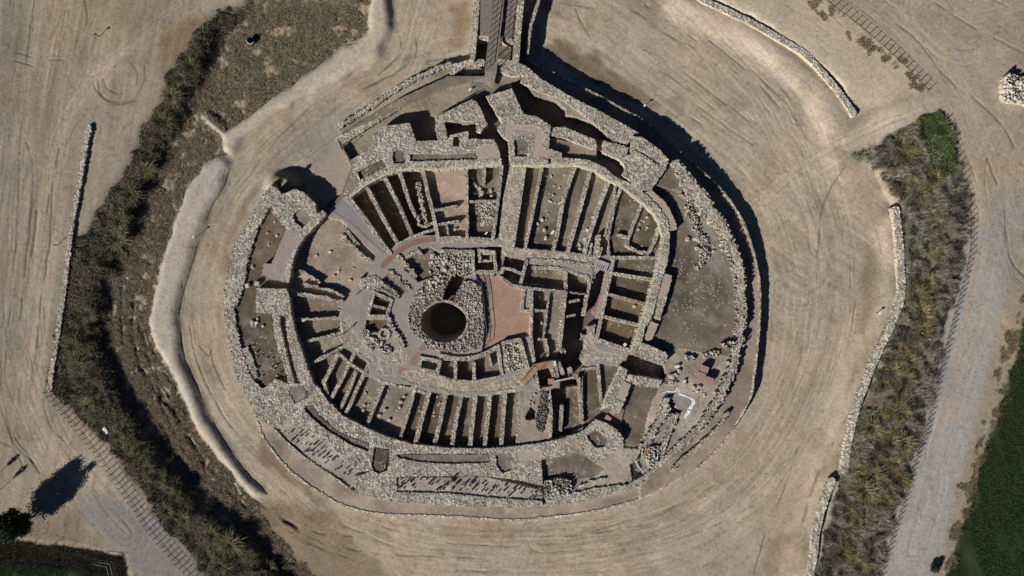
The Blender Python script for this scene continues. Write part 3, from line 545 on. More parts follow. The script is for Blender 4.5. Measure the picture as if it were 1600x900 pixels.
# ------------------------------------------------------------------ rubble masonry: each wall is its own solid
STONE = np.array((0.445, 0.403, 0.342))
def masonry(name, label, cat, mask_fn, bbox, ztop, zbot, res=0.085, size=0.29, amp=0.07, tone=1.0, patches=(), group=None, seed=1, lowf=0.12, rag=0.12, tint=None, lip=None):
    x0, y0, x1, y1 = bbox
    ax = np.arange(x0-0.3, x1+0.3, res); ay = np.arange(y0-0.3, y1+0.3, res)
    A, B = np.meshgrid(ax, ay); CA, CB = A[:-1, :-1]+res/2, B[:-1, :-1]+res/2
    n1, n2, ec = worley(CA, CB, size*0.9, seed+50)
    wxx = rag*(ec-0.5)*1.2+0.10*(fbm(CA, CB, 0.7, 2, seed+9)-0.5)
    m = mask_fn(CA+wxx, CB+rag*(fbm(CA, CB, 0.5, 2, seed+19)-0.5))
    if not m.any(): return None
    wa = A+0.12*(fbm(A, B, 0.5, 2, seed+61)-0.5); wb = B+0.12*(fbm(A, B, 0.5, 2, seed+62)-0.5)
    f1, f2, cid = worley(wa*1.18, wb*0.92, size, seed); g = sm((f2-f1)/0.24)
    g1, g2, cid2 = worley(wa+3.3, wb+1.7, size*0.6, seed+3); gg = sm((g2-g1)/0.3)
    big = fbm(A, B, 3.0, 3, seed+5)
    use = (vn(A/1.3, B/1.3, seed+6) > 0.55)
    G = np.where(use, gg, g); CI = np.where(use, cid2, cid)
    zt = ztop(A, B) if callable(ztop) else ztop
    Zt = zt + amp*(G-0.75) + amp*1.1*(CI-0.5) + lowf*(big-0.5)
    fill = sm((fbm(A, B, 0.9, 3, seed+44)-0.42)*5)            # soil or mortar fills part of the joints
    G = G+(1-G)*0.75*fill
    base = STONE*tone if tint is None else np.array(tint)*tone
    C = base*((0.22+0.78*G)*(0.48+0.82*CI)*(0.8+0.4*big)*(0.78+0.44*vn(A/0.17, B/0.17, seed+88)))[..., None]
    hue = (h2(np.floor(CI*9973), np.floor(CI*331), 5)-0.5)[..., None]
    C = C*(1+hue*np.array((0.14, 0.02, -0.16)))
    if lip is not None:
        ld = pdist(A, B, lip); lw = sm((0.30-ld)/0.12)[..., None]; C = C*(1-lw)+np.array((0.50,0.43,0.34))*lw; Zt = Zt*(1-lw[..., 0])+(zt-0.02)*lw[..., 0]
    for P, col, rough in patches:
        pm = inpoly(A+0.15*(fbm(A, B, 0.6, 2, 7)-0.5), B, P)
        bx = np.abs(((A*0.97+B*0.2)/0.42) % 1-0.5); by = np.abs(((B*0.97-A*0.2)/0.30+0.5*np.floor((A*0.97+B*0.2)/0.42)) % 1-0.5)
        mort = sm((0.5-np.maximum(bx, by))/0.10)
        cc = np.array(col)*((0.8+0.2*mort)*(0.85+0.3*fbm(A, B, 0.9, 3, 8)))[..., None]
        C = np.where(pm[..., None], cc, C); Zt = np.where(pm, zt-0.04+rough*amp*(G-0.5), Zt)
    C = np.clip(C, 0.01, 0.75)
    ny, nx = A.shape; id_ = np.arange(ny*nx).reshape(ny, nx)
    jj, ii = np.nonzero(m)
    Q = np.stack([id_[jj, ii], id_[jj, ii+1], id_[jj+1, ii+1], id_[jj+1, ii]], -1)
    VV = np.stack([A, B, Zt], -1).reshape(-1, 3); CC = C.reshape(-1, 3)
    mp = np.pad(m, 1)
    E = []
    for dj, di, ca, cb in ((0, 1, (1, 1), (1, 0)), (0, -1, (0, 0), (0, 1)), (1, 0, (0, 1), (1, 1)), (-1, 0, (1, 0), (0, 0))):
        nb = mp[1+dj:1+dj+m.shape[0], 1+di:1+di+m.shape[1]]
        j2, i2 = np.nonzero(m & ~nb)
        if dj == 0: a = id_[j2+ca[0], i2+ca[1]]; b = id_[j2+cb[0], i2+cb[1]]
        else: a = id_[j2+(1 if dj == 1 else 0), i2+ca[1]]; b = id_[j2+(1 if dj == 1 else 0), i2+cb[1]]
        if dj == 1: a = id_[j2+1, i2+0]; b = id_[j2+1, i2+1]
        if dj == -1: a = id_[j2, i2+1]; b = id_[j2, i2]
        if di == 1: a = id_[j2+1, i2+1]; b = id_[j2, i2+1]
        if di == -1: a = id_[j2, i2]; b = id_[j2+1, i2]
        E.append(np.stack([a, b], -1))
    E = np.concatenate(E)
    u, inv = np.unique(E, return_inverse=True); E2 = inv.reshape(-1, 2)
    top = VV[u]; rows = max(1, int(math.ceil((float(top[:, 2].mean())-zbot)/0.35)))
    SV = [top]; SC = [CC[u]]
    for r in range(1, rows+1):
        v = top.copy(); t = r/rows; v[:, 2] = top[:, 2]*(1-t)+zbot*t
        if r < rows:
            j = (h2(np.floor(v[:, 0]/0.33)+np.floor(v[:, 1]/0.33)*7, np.floor(v[:, 2]/0.22)+0*v[:, 0], seed+r)-0.5)
            v[:, 0] += 0.05*j; v[:, 1] += 0.05*j
        ci = h2(np.floor((v[:, 0]+v[:, 1]*1.3)/0.4), np.floor(v[:, 2]/0.22), seed+31)
        SV.append(v); SC.append(np.clip(base*1.05*(0.55+0.6*ci)[:, None]*np.array((1.02,0.98,0.9)), 0.01, 0.7))
    nu = len(u); F = [Q]; b0 = ny*nx
    for r in range(rows):
        a = b0+r*nu
        F.append(np.stack([a+E2[:, 0], a+nu+E2[:, 0], a+nu+E2[:, 1], a+E2[:, 1]], -1))
    V = np.concatenate([VV]+SV); C = np.concatenate([CC]+SC); F = np.concatenate(F)
    u, inv = np.unique(F, return_inverse=True)
    o = arr_obj(name, V[u], inv.reshape(-1, 4), C[u], M_STONE)
    tag(o, label, cat, group); return o
SEED = [100]
def mass(name, label, cat, pts, z, zbot, holes=(), patches=(), line=False, **kw):
    SEED[0] += 1
    z0 = z if not callable(z) else kw.pop('zref', 2.4)
    if kw.get('lip') is not None: kw['lip'] = WP(kw['lip'], z0)
    P = WP(pts, z0); H = [WP(h, z0) for h in holes]; PT = [(WP(p, z0), c, r) for p, c, r in patches]
    def fn(a, b):
        m = inpoly(a, b, P)
        for h in H: m &= ~inpoly(a, b, h)
        return m
    zz = z
    return masonry(name, label, cat, fn, (*P.min(0), *P.max(0)), zz, zbot, seed=SEED[0], patches=PT, **kw)
def wall(name, label, cat, pts, w, z, zbot, closed=False, **kw):
    SEED[0] += 1
    if closed: pts = list(pts)+[pts[0]]
    P = WP(pts, z if not callable(z) else 2.2); hw = w*S/2
    def fn(a, b): return pdist(a, b, P) < hw
    kw.setdefault('rag', 0.05); kw.setdefault('lowf', 0.18)
    kw.setdefault('size', 0.28); kw.setdefault('amp', 0.07)
    return masonry(name, label, cat, fn, (P[:, 0].min()-hw, P[:, 1].min()-hw, P[:, 0].max()+hw, P[:, 1].max()+hw), z, zbot, seed=SEED[0], **kw)

BR = (0.40,0.325,0.28); LIL = (0.33,0.275,0.25)
# ramparts and towers
mass('rampart', 'broad rubble rampart with long soil trough over the fan rooms, left of the gate passage', 'rampart',
 [(583,207),(600,197),(640,192),(650,221),(683,219),(698,219),(700,212),(731,205),(731,217),(772,218),(778,230),(785,258),(735,262),(680,266),(658,264),(627,267),(603,274),(575,288),(547,309),(536,302),(548,294),(562,283),(554,268),(548,262),(548,253),(583,226)], 2.9, 0.4,
 holes=[[(558,269),(598,249),(603,261),(563,281)], [(613,238),(621,234),(630,237),(633,255),(614,256)], [(641,240),(700,241),(745,238),(745,249),(641,252)], [(708,214),(717,212),(717,229),(707,229)]],
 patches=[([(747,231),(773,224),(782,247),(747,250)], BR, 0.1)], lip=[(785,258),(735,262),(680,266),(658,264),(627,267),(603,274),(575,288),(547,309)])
mass('gate_tower', 'curved rubble bastion wrapped around a dark room beside the footbridge landing', 'tower',
 [(680,184),(695,176),(720,163),(738,155),(745,160),(752,172),(758,188),(762,195),(756,200),(752,207),(744,205),(743,188),(694,190),(699,217),(684,219),(680,200)], 3.2, 0.4)
mass('gate_tower', 'angular rubble tower right of the gate passage with pink paved rim around a soil square', 'tower',
 [(759,150),(800,138),(815,172),(818,178),(838,182),(861,196),(857,232),(878,239),(878,245),(857,248),(857,257),(800,257),(795,245),(794,220),(785,212),(777,200),(786,191),(776,178)], 3.3, 0.5,
 holes=[[(803,218),(820,215),(825,221),(823,245),(804,244)]],
 patches=[([(790,194),(835,196),(851,210),(847,231),(872,238),(858,244),(832,247),(837,208),(800,204),(797,223),(786,222)], BR, 0.1)])
mass('rampart', 'thick rubble wall block in front of the black shaded court, right of the gate tower', 'wall', [(862,199),(882,198),(905,208),(930,218),(933,233),(925,233),(900,223),(880,214),(860,212)], 3.1, 0.6)
mass('rampart', 'short rubble wall block with pink foot, touching the big northeast tower', 'wall', [(942,219),(983,230),(977,247),(968,249),(942,238)], 3.0, 0.6, patches=[([(942,233),(970,243),(968,249),(942,239)], BR, 0.1)])
mass('stone_tower', 'large solid pale rubble tower with a rounded front at the upper right', 'tower', [(987,213),(1003,214),(1030,233),(1045,250),(1040,265),(1018,296),(1003,298),(990,288),(972,272),(978,262),(968,248),(985,240)], 3.15, 0.4, size=0.34)
wall('low_wall', 'thin dark joint wall across the top of the big northeast tower', 'wall', [(992,237),(1010,248),(1028,260)], 4, 3.3, 2.6)
mass('curtain_wall', 'long inner curtain wall curving over the right hand rooms to the east spur', 'wall',
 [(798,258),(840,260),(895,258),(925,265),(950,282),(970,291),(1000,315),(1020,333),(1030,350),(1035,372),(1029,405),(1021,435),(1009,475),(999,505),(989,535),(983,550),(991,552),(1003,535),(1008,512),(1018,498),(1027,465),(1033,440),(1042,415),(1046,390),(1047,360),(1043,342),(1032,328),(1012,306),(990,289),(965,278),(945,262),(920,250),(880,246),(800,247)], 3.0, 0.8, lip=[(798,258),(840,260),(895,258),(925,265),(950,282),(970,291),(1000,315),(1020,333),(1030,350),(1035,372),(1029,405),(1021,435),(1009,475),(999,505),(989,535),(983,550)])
mass('paved_tower', 'curved pink paved tower platform on the outside of the right curtain wall', 'tower', [(1006,301),(1018,297),(1040,316),(1052,338),(1059,358),(1047,361),(1043,342),(1032,328)], 2.9, 1.2, patches=[([(1000,295),(1018,290),(1060,330),(1065,365),(1040,365)], BR, 0.5)])
mass('paved_buttress', 'upper pink paved buttress against the right curtain wall', 'buttress', [(1038,427),(1050,431),(1049,440),(1038,477),(1031,500),(1023,497),(1027,466),(1034,441)], 2.9, 1.2, patches=[([(1030,420),(1055,425),(1045,460),(1026,470)], BR, 0.2)])
mass('paved_buttress', 'lower small pink paved buttress just above the east stone spur', 'buttress', [(1016,501),(1029,507),(1019,530),(1011,533),(1007,528)], 2.7, 1.2, patches=[([(1010,495),(1035,500),(1020,535),(1000,535)], BR, 0.2)])
mass('rampart', 'blocky rubble spur jutting into the brown yard above the dark side passage', 'wall', [(1003,535),(1043,552),(1042,566),(1035,571),(983,553),(990,538)], 2.9, 0.6)
mass('rampart', 'rubble spur lining the lower side of the dark side passage', 'wall', [(977,585),(1000,588),(1034,594),(1031,606),(1000,603),(975,596)], 2.4, 0.6)
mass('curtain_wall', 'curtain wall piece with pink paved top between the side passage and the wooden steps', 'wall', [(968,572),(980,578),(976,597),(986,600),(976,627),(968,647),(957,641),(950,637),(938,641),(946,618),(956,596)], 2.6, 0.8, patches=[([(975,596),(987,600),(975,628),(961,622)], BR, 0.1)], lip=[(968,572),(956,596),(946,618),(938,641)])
mass('bastion', 'rounded rubble bastion around a round edged soil pit at the lower right', 'tower', [(918,666),(930,655),(950,662),(965,672),(975,685),(970,697),(955,711),(935,722),(925,720),(912,706),(904,694)], 2.55, 0.8, holes=[[(917,681),(930,669),(950,690),(944,698),(932,700),(920,688)]])
mass('curtain_wall', 'lower curtain wall stretch right of the brick patch, reaching to the rounded bastion', 'wall', [(918,667),(905,676),(870,687),(845,692),(846,719),(860,717),(912,703),(904,694)], 2.35, 0.8, patches=[([(895,690),(912,684),(922,698),(915,712),(900,700)], (0.40,0.29,0.21), 0.2)])
mass('rampart', 'lower rampart below the long rooms with two soil rectangles and a brick patch', 'rampart',
 [(845,692),(800,698),(760,701),(700,700),(640,693),(612,685),(610,704),(606,735),(590,741),(583,735),(565,742),(553,745),(560,770),(600,783),(700,790),(800,793),(848,791),(848,783),(800,780),(760,777),(700,771),(620,769),(620,745),(700,744),(760,744),(820,752),(848,757)], 2.3, 0.3,
 holes=[[(618,710),(640,709),(764,709),(765,723),(700,725),(655,722),(621,715)], [(774,711),(798,709),(800,734),(785,740),(776,729)]], patches=[([(808,705),(846,703),(844,720),(809,722)], BR, 0.4)])
mass('rampart', 'lower left rampart with a long curved soil trough and a square black soil bed', 'rampart',
 [(612,685),(600,681),(565,665),(535,649),(512,626),(497,604),(487,598),(450,600),(430,592),(412,607),(390,628),(402,655),(428,668),(470,664),(520,700),(560,738),(583,735),(580,729),(585,698),(608,702),(606,735),(611,704)], 2.35, 0.3, size=0.46,
 holes=[[(475,637),(488,632),(500,650),(530,675),(577,693),(576,706),(545,694),(500,665),(477,643)], [(450,612),(455,605),(475,601),(480,620),(460,632)], [(585,698),(608,702),(603,733),(590,738),(580,730)]])
mass('rampart', 'left rubble rampart block with a narrow curved soil groove above the square soil bed', 'rampart', [(400,450),(447,451),(452,465),(455,490),(463,525),(475,560),(486,590),(492,604),(487,598),(450,600),(447,584),(435,550),(427,520),(425,491),(400,488)], 2.7, 0.4,
 holes=[[(437,493),(445,495),(449,530),(464,590),(470,599),(462,604),(455,580),(445,540),(438,510)]])
mass('gate_tower', 'left gate tower with a soil square and lilac paved walk leading down', 'tower', [(432,293),(440,304),(462,295),(474,300),(492,318),(496,334),(504,328),(510,335),(490,357),(475,372),(466,385),(458,405),(455,425),(451,443),(408,431),(411,412),(424,412),(436,382),(446,358),(426,333),(424,321)], 2.85, 0.4,
 holes=[[(457,336),(467,327),(478,331),(488,342),(473,357),(461,348)]], patches=[([(447,358),(466,362),(472,372),(462,385),(452,405),(440,442),(409,430),(411,412),(424,412),(436,382)], LIL, 0.15)])
mass('outer_wall', 'long pale outer wall following the left edge of the fortress', 'wall', WESTO[::-1]+[(412,607),(392,590),(383,567),(378,548),(374,533),(368,500),(366,482),(373,470),(383,437),(388,405),(394,380),(403,355),(415,335),(424,320),(432,295)][0:0]+WESTO[0:0]+[(412,608),(392,591),(383,567),(378,548),(374,533),(368,500),(366,482),(373,470),(383,437),(388,405),(394,380),(403,355),(415,335),(424,320),(432,295)], 2.2, -0.1, rag=0.35)
mass('low_wall', 'short rubble sliver standing just inside the left outer wall', 'wall', [(378,545),(387,541),(395,560),(404,590),(398,592),(386,572)], 2.15, 1.4)
def zfort(a, b): return 2.25+0.5*np.clip((b+5)/25, 0, 1)
inner = [(822,117),(845,135),(888,162),(938,187),(983,209)]
mass('outer_wall', 'upper outer wall running from the footbridge landing to the big northeast tower', 'wall', [(785,100),(800,94),(822,103),(845,123),(890,150),(940,175),(985,200),(998,208),(987,214),(980,226),(960,222),(925,190),(880,157),(845,145),(822,132),(812,128),(820,118),(795,118),(782,112)], zfort, -0.1, zref=2.7)
OR2 = [(1055,248),(1078,275),(1103,303),(1120,328),(1135,350),(1148,380),(1158,405),(1163,430),(1167,480),(1160,540),(1150,580),(1130,625),(1105,665)]
mass('outer_wall', 'pale crumbling outer wall along the right edge of the brown yard', 'wall', OR2+[(1096,658),(1118,622),(1138,578),(1148,538),(1154,480),(1150,432),(1143,405),(1133,383),(1118,355),(1098,330),(1075,305),(1055,265),(1048,256)], zfort, -0.1, zref=2.5, rag=0.7, lowf=0.35)
mass('outer_wall', 'lower right outer wall of loose rubble ending beside the blue lit pit', 'wall', [(1105,665),(1075,695),(1040,725),(1000,757),(975,768),(975,759),(990,752),(1010,741),(1030,720),(1060,693),(1096,658)], 2.1, -0.1, rag=0.5)
mass('outer_wall', 'lowest outer wall strip of rubble under the heaped stones at the bottom', 'wall', [(975,768),(920,783),(860,790),(848,791),(848,778),(895,770),(940,760),(975,758)], 2.0, 0.0, rag=0.5)
wall('low_wall', 'jagged stone edging below the grey patch of upright stones at lower left', 'wall', smooth_line([(428,671),(455,698),(490,725),(520,745),(543,762)]), 3, 1.65, 0.4)
# kerbs / forewall
wall('forewall', 'pale low forewall kerb curving under the whole lower side of the fortress', 'kerb', smooth_line(CURB[:14]), 3.2, 0.6, -0.1, tone=1.25, rag=0.2, amp=0.05, lowf=0.06)
wall('forewall', 'thin pale forewall on the right side, between two black shadow bands', 'kerb', smooth_line(CURB[13:22]), 3, 1.3, -0.1, tone=1.1)
wall('forewall', 'forewall at the upper right lying in the black moat shadow', 'kerb', smooth_line(CURB[21:]), 3.5, 1.35, -0.1, lowf=0.7)
wall('low_wall', 'outer low rubble kerb along the upper left moat edge', 'kerb', smooth_line([(530,198),(570,172),(600,152),(635,130),(670,113),(700,101),(735,99)]), 7, 1.15, -0.1, rag=0.5)
mass('outer_wall', 'pale rubble wall climbing from the left approach to the footbridge', 'wall', smooth_line([(529,214),(600,172),(640,149),(670,134),(700,124),(730,119),(756,119)])+smooth_line([(756,128),(730,128),(700,134),(672,144),(642,160),(605,182),(539,223)]), 1.65, 0.2)
mass('outer_wall', 'short rubble wall piece arching under the footbridge', 'wall', smooth_line([(700,103),(730,94),(757,93)])+smooth_line([(757,100),(735,102),(718,110),(705,120)]), 1.6, 0.0)
mass('low_wall', 'parallel rubble strip left of the rampart, above the fan rooms', 'wall', [(550,250),(584,225),(586,233),(552,258)], 2.5, 0.6)
# corridor walls at the top
wall('corridor_wall', 'left stone wall of the entrance corridor below the timber deck', 'wall', [(738,90),(741,55),(745,0),(748,-50)], 9, 2.7, -0.1)
wall('corridor_wall', 'thin cross wall under the timber deck in the entrance corridor', 'wall', [(745,59),(768,58)], 5, 2.5, 0)
wall('corridor_wall', 'short stone cap right of the ramp in the entrance corridor', 'wall', [(788,60),(800,64)], 6, 2.5, 0)
wall('corridor_wall', 'right stone wall of the entrance corridor at the top edge', 'wall', [(806,94),(809,50),(814,0),(818,-50)], 10, 2.8, -0.1)
wall('corridor_wall', 'thin outer wall right of the entrance corridor, black shadow on both sides', 'wall', [(824,82),(829,40),(842,0),(855,-45)], 5, 1.9, -0.1)
# NW fan rooms
def rw(label, pts, w=5, z=2.15, zb=0.7, grp='room partition walls', **kw): return wall('partition_wall', label, 'wall', pts, w, z, zb, group=grp, **kw)
NWL = 'long partition wall of the shaded fan of rooms at upper left, {} from the left'
for lb, p in [('first', [(546,310),(575,348),(595,378),(610,396)]), ('second', [(572,291),(595,335),(610,362),(622,381)]), ('third', [(600,275),(625,325),(644,370)]), ('fourth', [(624,268),(640,318),(647,333)]), ('sixth', [(661,267),(668,300),(677,335),(684,371)])]: rw(NWL.format(lb), p, 5.5)
rw('tumbled rubble partition, fifth in the shaded fan of rooms at upper left', [(653,287),(659,320),(666,350)], 5, 1.75, rag=0.5)
rw('broken rubble corner closing the tumbled partition of the fan rooms', [(650,335),(656,352),(668,354),(678,348)], 4, 1.6, rag=0.4)
rw('kerb of stones along the arc lane below the fan rooms', [(617,385),(640,372),(655,366),(680,358)], 4, 2.15)
rw('upper short cross wall on the pink room floor', [(679,329),(713,322)], 4, 2.1, 1.1)
rw('lower short cross wall on the pink room floor', [(683,351),(716,346)], 4, 2.1, 1.1)
rw('stub wall between pink room cross wall and street', [(698,352),(700,366)], 3, 2.0, 1.1)
rw('thin wall at the foot of the pink floored room', [(688,371),(720,371)], 3.5, 2.1, 1.1)
rw('straight thin partition right of the pink floored room', [(729,262),(730,372)], 4.5, 2.2)
rw('stub partition hanging down in the room left of the gate lane', [(757,262),(756,288)], 4.5, 2.15)
rw('cross wall above the cobbled patch left of the gate lane', [(734,315),(776,314)], 4, 2.1)
rw('thin wall at the foot of the room left of the gate lane', [(736,372),(766,374)], 4, 2.1)
rw('tall partition lining the left side of the dark gate lane', [(784,260),(778,315),(770,373)], 5, 2.3)
NE = 'slanted partition wall of the rooms at upper right, {} from the cobbled ramp'
for lb, p, w in [('first', [(821,258),(812,320),(802,387)], 4), ('second', [(847,260),(833,330),(820,388)], 5), ('third', [(899,259),(880,312),(870,370),(864,391)], 5.5), ('fourth', [(923,266),(908,320),(894,370),(887,393)], 6), ('fifth', [(951,282),(935,325),(920,370),(913,396)], 6.5), ('seventh', [(971,292),(960,320),(950,372)], 4.5)]: rw(NE.format(lb), p, w, 2.15, 1.0)
rw('very thin low wall, sixth of the slanted partitions at upper right', [(963,290),(955,330),(945,368)], 2.5, 2.0, 1.0)
rw('wall with a hooked foot in the brown corner room at upper right', [(1003,318),(990,350),(982,372),(979,384),(993,391)], 5, 2.1, 1.3)
rw('short stub crossing the hooked wall in the brown corner room', [(967,367),(979,371)], 5, 2.1, 1.3)
rw('curved wall near the curtain in the brown corner room', [(1029,356),(1023,378),(1013,395),(998,394)], 5.5, 2.1, 1.3)
rw('thick stub block at the foot of the upper right rooms', [(935,370),(931,400)], 8, 2.1, 1.0)
rw('thin stub left of the thick stub block', [(924,382),(921,400)], 4, 2.1, 1.0)
rw('thin stub right of the thick stub block', [(940,388),(936,402)], 4, 2.1, 1.0)
# east rooms
rw('long stone wall lining the left side of the stacked right hand rooms', [(959,402),(955,425),(947,460),(940,495),(932,530)], 5, 2.15, 1.2)
for lb, p in [('topmost', [(957,403),(1013,402)]), ('second', [(955,427),(1020,437)]), ('fourth', [(940,494),(998,508)]), ('lowest', [(932,530),(984,548)])]: rw('cross wall of the stacked right hand rooms, %s' % lb, p, 5, 2.12, 1.2)
rw('smooth pinkish cross wall, third of the stacked right hand rooms', [(947,459),(1009,475)], 4.5, 2.12, 1.2, tint=(0.40,0.31,0.245), amp=0.03)
# west rooms
for lb, p, w in [('crumbled upper wall of the left hand rooms', [(470,424),(485,433),(500,441)], 5), ('second crumbled wall of the left hand rooms beside large stones', [(475,444),(510,452),(535,462)], 4), ('pale cross wall closing the top of the left hand box rooms', [(470,460),(512,466),(534,474)], 5.5),
 ('middle cross wall of the left hand box rooms', [(457,500),(531,497)], 4.5), ('lower cross wall of the left hand box rooms', [(484,533),(535,520)], 4.5), ('slanted clean edged wall under the left hand box rooms', [(481,571),(538,541)], 4.5), ('wall lining the street side of the left hand box rooms', [(534,471),(532,498),(537,535)], 5),
 ('double rubble line beside the grey approach lane, inner', [(541,360),(560,382)], 4), ('double rubble line beside the grey approach lane, outer', [(534,368),(560,395),(585,412)], 5)]: rw(lb, p, w, 2.0, 1.0, rag=0.35)
# south rooms
SR = 'partition wall of the long lower rooms, {} from the left'
for lb, p, w in [('first, stubby', [(526,556),(515,580),(505,598)], 6.5), ('second', [(553,554),(535,590),(520,618),(509,633)], 5.5), ('third, short', [(555,583),(545,610),(530,642)], 5.5), ('fourth', [(577,567),(561,600),(547,632),(535,655)], 5.5), ('fifth', [(599,600),(585,635),(570,673)], 5.5),
 ('sixth', [(649,602),(638,645),(624,688)], 5), ('seventh', [(671,610),(660,650),(648,697)], 7), ('eighth', [(697,614),(688,657),(677,701)], 6.5), ('ninth', [(721,618),(712,660),(705,700)], 6.5), ('tenth', [(743,618),(738,660),(734,698)], 6.5), ('eleventh', [(766,616),(761,660),(757,698)], 6.5), ('twelfth', [(789,613),(786,655),(783,697)], 6.5), ('thirteenth', [(812,608),(810,650),(809,695)], 5.5)]: rw(SR.format(lb), p, w, 2.0, 0.9)
for lb, p, w in [('small rubble tail under the stubby first partition of the lower rooms', [(507,600),(511,615)], 5), ('cross wall at the head of the first two lower rooms', [(528,552),(544,566)], 5), ('upper cross wall between second and fourth lower partitions', [(560,555),(578,568)], 4.5), ('lower cross wall between second and fourth lower partitions', [(549,570),(568,582)], 5),
 ('long kerb wall over the fifth lower partition', [(573,586),(600,597),(618,603)], 5), ('arched cross wall above the sixth lower partition', [(625,604),(640,608),(650,604)], 5), ('cross wall right of the sixth lower partition head', [(650,610),(668,616)], 5), ('cap wall over the seventh and eighth lower partitions', [(684,608),(699,614)], 6),
 ('cap wall over the eighth and ninth lower partitions', [(711,616),(733,619)], 5), ('cap wall over the tenth and eleventh lower partitions', [(752,617),(769,616)], 5), ('cap wall over the twelfth and thirteenth lower partitions', [(777,613),(808,610)], 5),
 ('rubble wall right of the pale tumbled lower room', [(857,608),(861,645),(859,687)], 6), ('narrow wall sunk in the black strip at lower right', [(878,635),(876,672)], 5), ('short cross wall right of the wooden footbridge posts', [(888,607),(904,605)], 4.5), ('rubble partition with dark side, right of the black strip', [(904,588),(907,625),(910,660)], 5.5),
 ('clean partition near the pink topped curtain piece', [(934,566),(937,598),(940,628)], 5), ('short cross wall left of the clean partition', [(911,577),(930,575)], 4.5)]: rw(lb, p, w, 2.0, 0.3)
# centre
def cw(label, pts, w=5, z=2.2, zb=0.7, **kw): return wall('room_wall', label, 'wall', pts, w, z, zb, **kw)
cw('square rubble wall ring of the tiny room below the well', [(657,559),(687,565),(683,583),(654,577)], 6, 2.25, closed=True)
cw('curved wall hugging the lower side of the well terrace', smooth_line([(688,556),(720,561),(750,556),(778,542)]), 7, 2.3)
cw('leg wall closing the right end of the rooms below the well', [(778,543),(784,585)], 5.5)
cw('first leg wall under the curved wall below the well', [(712,562),(711,594)], 5.5)
cw('short leg wall in the middle of the rooms below the well', [(740,568),(741,593)], 5)
cw('thin slanted leg wall near the right end below the well', [(763,552),(768,572)], 3.5)
cw('foot wall of the rooms below the well along the cobbled lane', [(684,587),(711,595),(741,596),(784,588)], 3, 2.1)
mass('rubble_platform', 'rectangular platform packed with tumbled stones below the red courtyard', 'platform', [(786,535),(812,529),(824,573),(800,582),(790,575)], 2.2, 1.0, lowf=0.5, size=0.42, amp=0.25)
cw('bent wall framing the platform of tumbled stones below the courtyard', [(786,536),(812,531),(824,574)], 6, 2.4)
cw('double wall of the square shaft building at the head of the red lane', [(748,391),(772,394),(775,424),(741,425)], 5, 2.2)
cw('inner wall of the square shaft building', [(748,392),(749,408)], 5, 1.9); cw('inner block of pale stones in the square shaft building', [(752,396),(767,397),(768,407),(752,408)], 3.5, 1.7, closed=True)
cw('long wall separating the well rubble from the shaded street trench', [(689,392),(739,393),(739,422)], 5, 2.3)
cw('wall along the upper right side of the red courtyard', [(782,433),(800,446),(830,451),(882,456)], 4.5, 2.3)
cw('short wall above the two dark pits right of the red lane', [(785,419),(800,421),(816,429)], 4.5, 2.1)
cw('left wall of the two dark pits beside the red lane', [(787,419),(782,433)], 4.5, 2.1)
cw('slanted wall right of the two dark pits', [(823,407),(818,425),(813,444)], 5.5, 2.2)
cw('upper ragged wall of the long soil room right of the red lane', [(832,405),(870,408),(922,414),(925,434)], 5, 2.1, rag=0.5)
cw('lower ragged wall of the long soil room right of the red lane', [(833,418),(880,420),(915,432),(922,440)], 5, 2.1, rag=0.4)
cw('upright wall between the long soil room and the black pits', [(884,424),(884,452)], 5, 2.1)
cw('tall wall dividing the soil room from the sunken cistern', [(883,456),(879,495),(874,545)], 6.5, 2.3, -0.9)
cw('long wall on the right edge of the red courtyard', [(831,453),(830,500),(829,525),(834,563)], 5, 2.3)
cw('small L wall enclosing the narrow red strip by the courtyard', [(819,452),(816,484),(829,486)], 4, 2.2)
cw('thin double edged wall down the middle of the soil rooms', [(858,454),(853,500),(849,528)], 3.5, 2.0)
cw('short cross wall in the soil rooms right of the courtyard', [(832,485),(853,486)], 4.5, 2.1)
cw('lit short wall piece floating in the black cistern', [(889,472),(904,469)], 4, 2.0, -0.9)
cw('second lit wall piece, lower in the black cistern', [(880,496),(898,492)], 3.5, 2.1, -0.9)
cw('dark wall beside the red ramp of the cistern', [(922,438),(918,460),(912,492)], 4.5, 1.9, -0.9)
cw('cross wall in shadow at the head of the cistern', [(884,455),(916,459)], 3.5, 1.7, -0.9)
cw('small hooked wall near the wooden walkway', [(842,530),(853,531),(856,555)], 4.5, 2.0); cw('lower stub of the cistern dividing wall', [(876,542),(880,550)], 8, 2.0, -0.9)
cw('lit pillar wall standing in the black trench right of the walkway end', [(873,566),(879,583)], 6, 1.9, -0.9); cw('small lit pillar between the trench and the soil rooms', [(890,577),(892,585)], 7, 1.9, -0.9)
cw('slanted timber edged pier left of the black trench', [(860,572),(866,588)], 6, 2.1, 0.2)
cw('wall down the left side of the pit under the walkway', [(835,572),(840,600),(842,612)], 5, 2.1, 0.2)
WELLH = [(wx_, wy_) for wx_, wy_ in [(694+36.5*math.cos(t), 503+32*math.sin(t)) for t in np.linspace(0, 2*math.pi, 30, endpoint=False)]]
mass('well_surround', 'wide collar of loose pale rubble around the round well', 'platform', [(655,460),(641,476),(637,500),(644,520),(660,531),(665,543),(690,550),(720,552),(744,546),(756,532),(757,500),(752,465),(751,447),(735,439),(722,437),(713,429),(697,440),(680,452)], 2.25, 0.9,
 holes=[WELLH, [(711,423),(727,434),(714,456),(708,480),(688,478),(695,452)]], size=0.34, amp=0.2, tone=0.85)
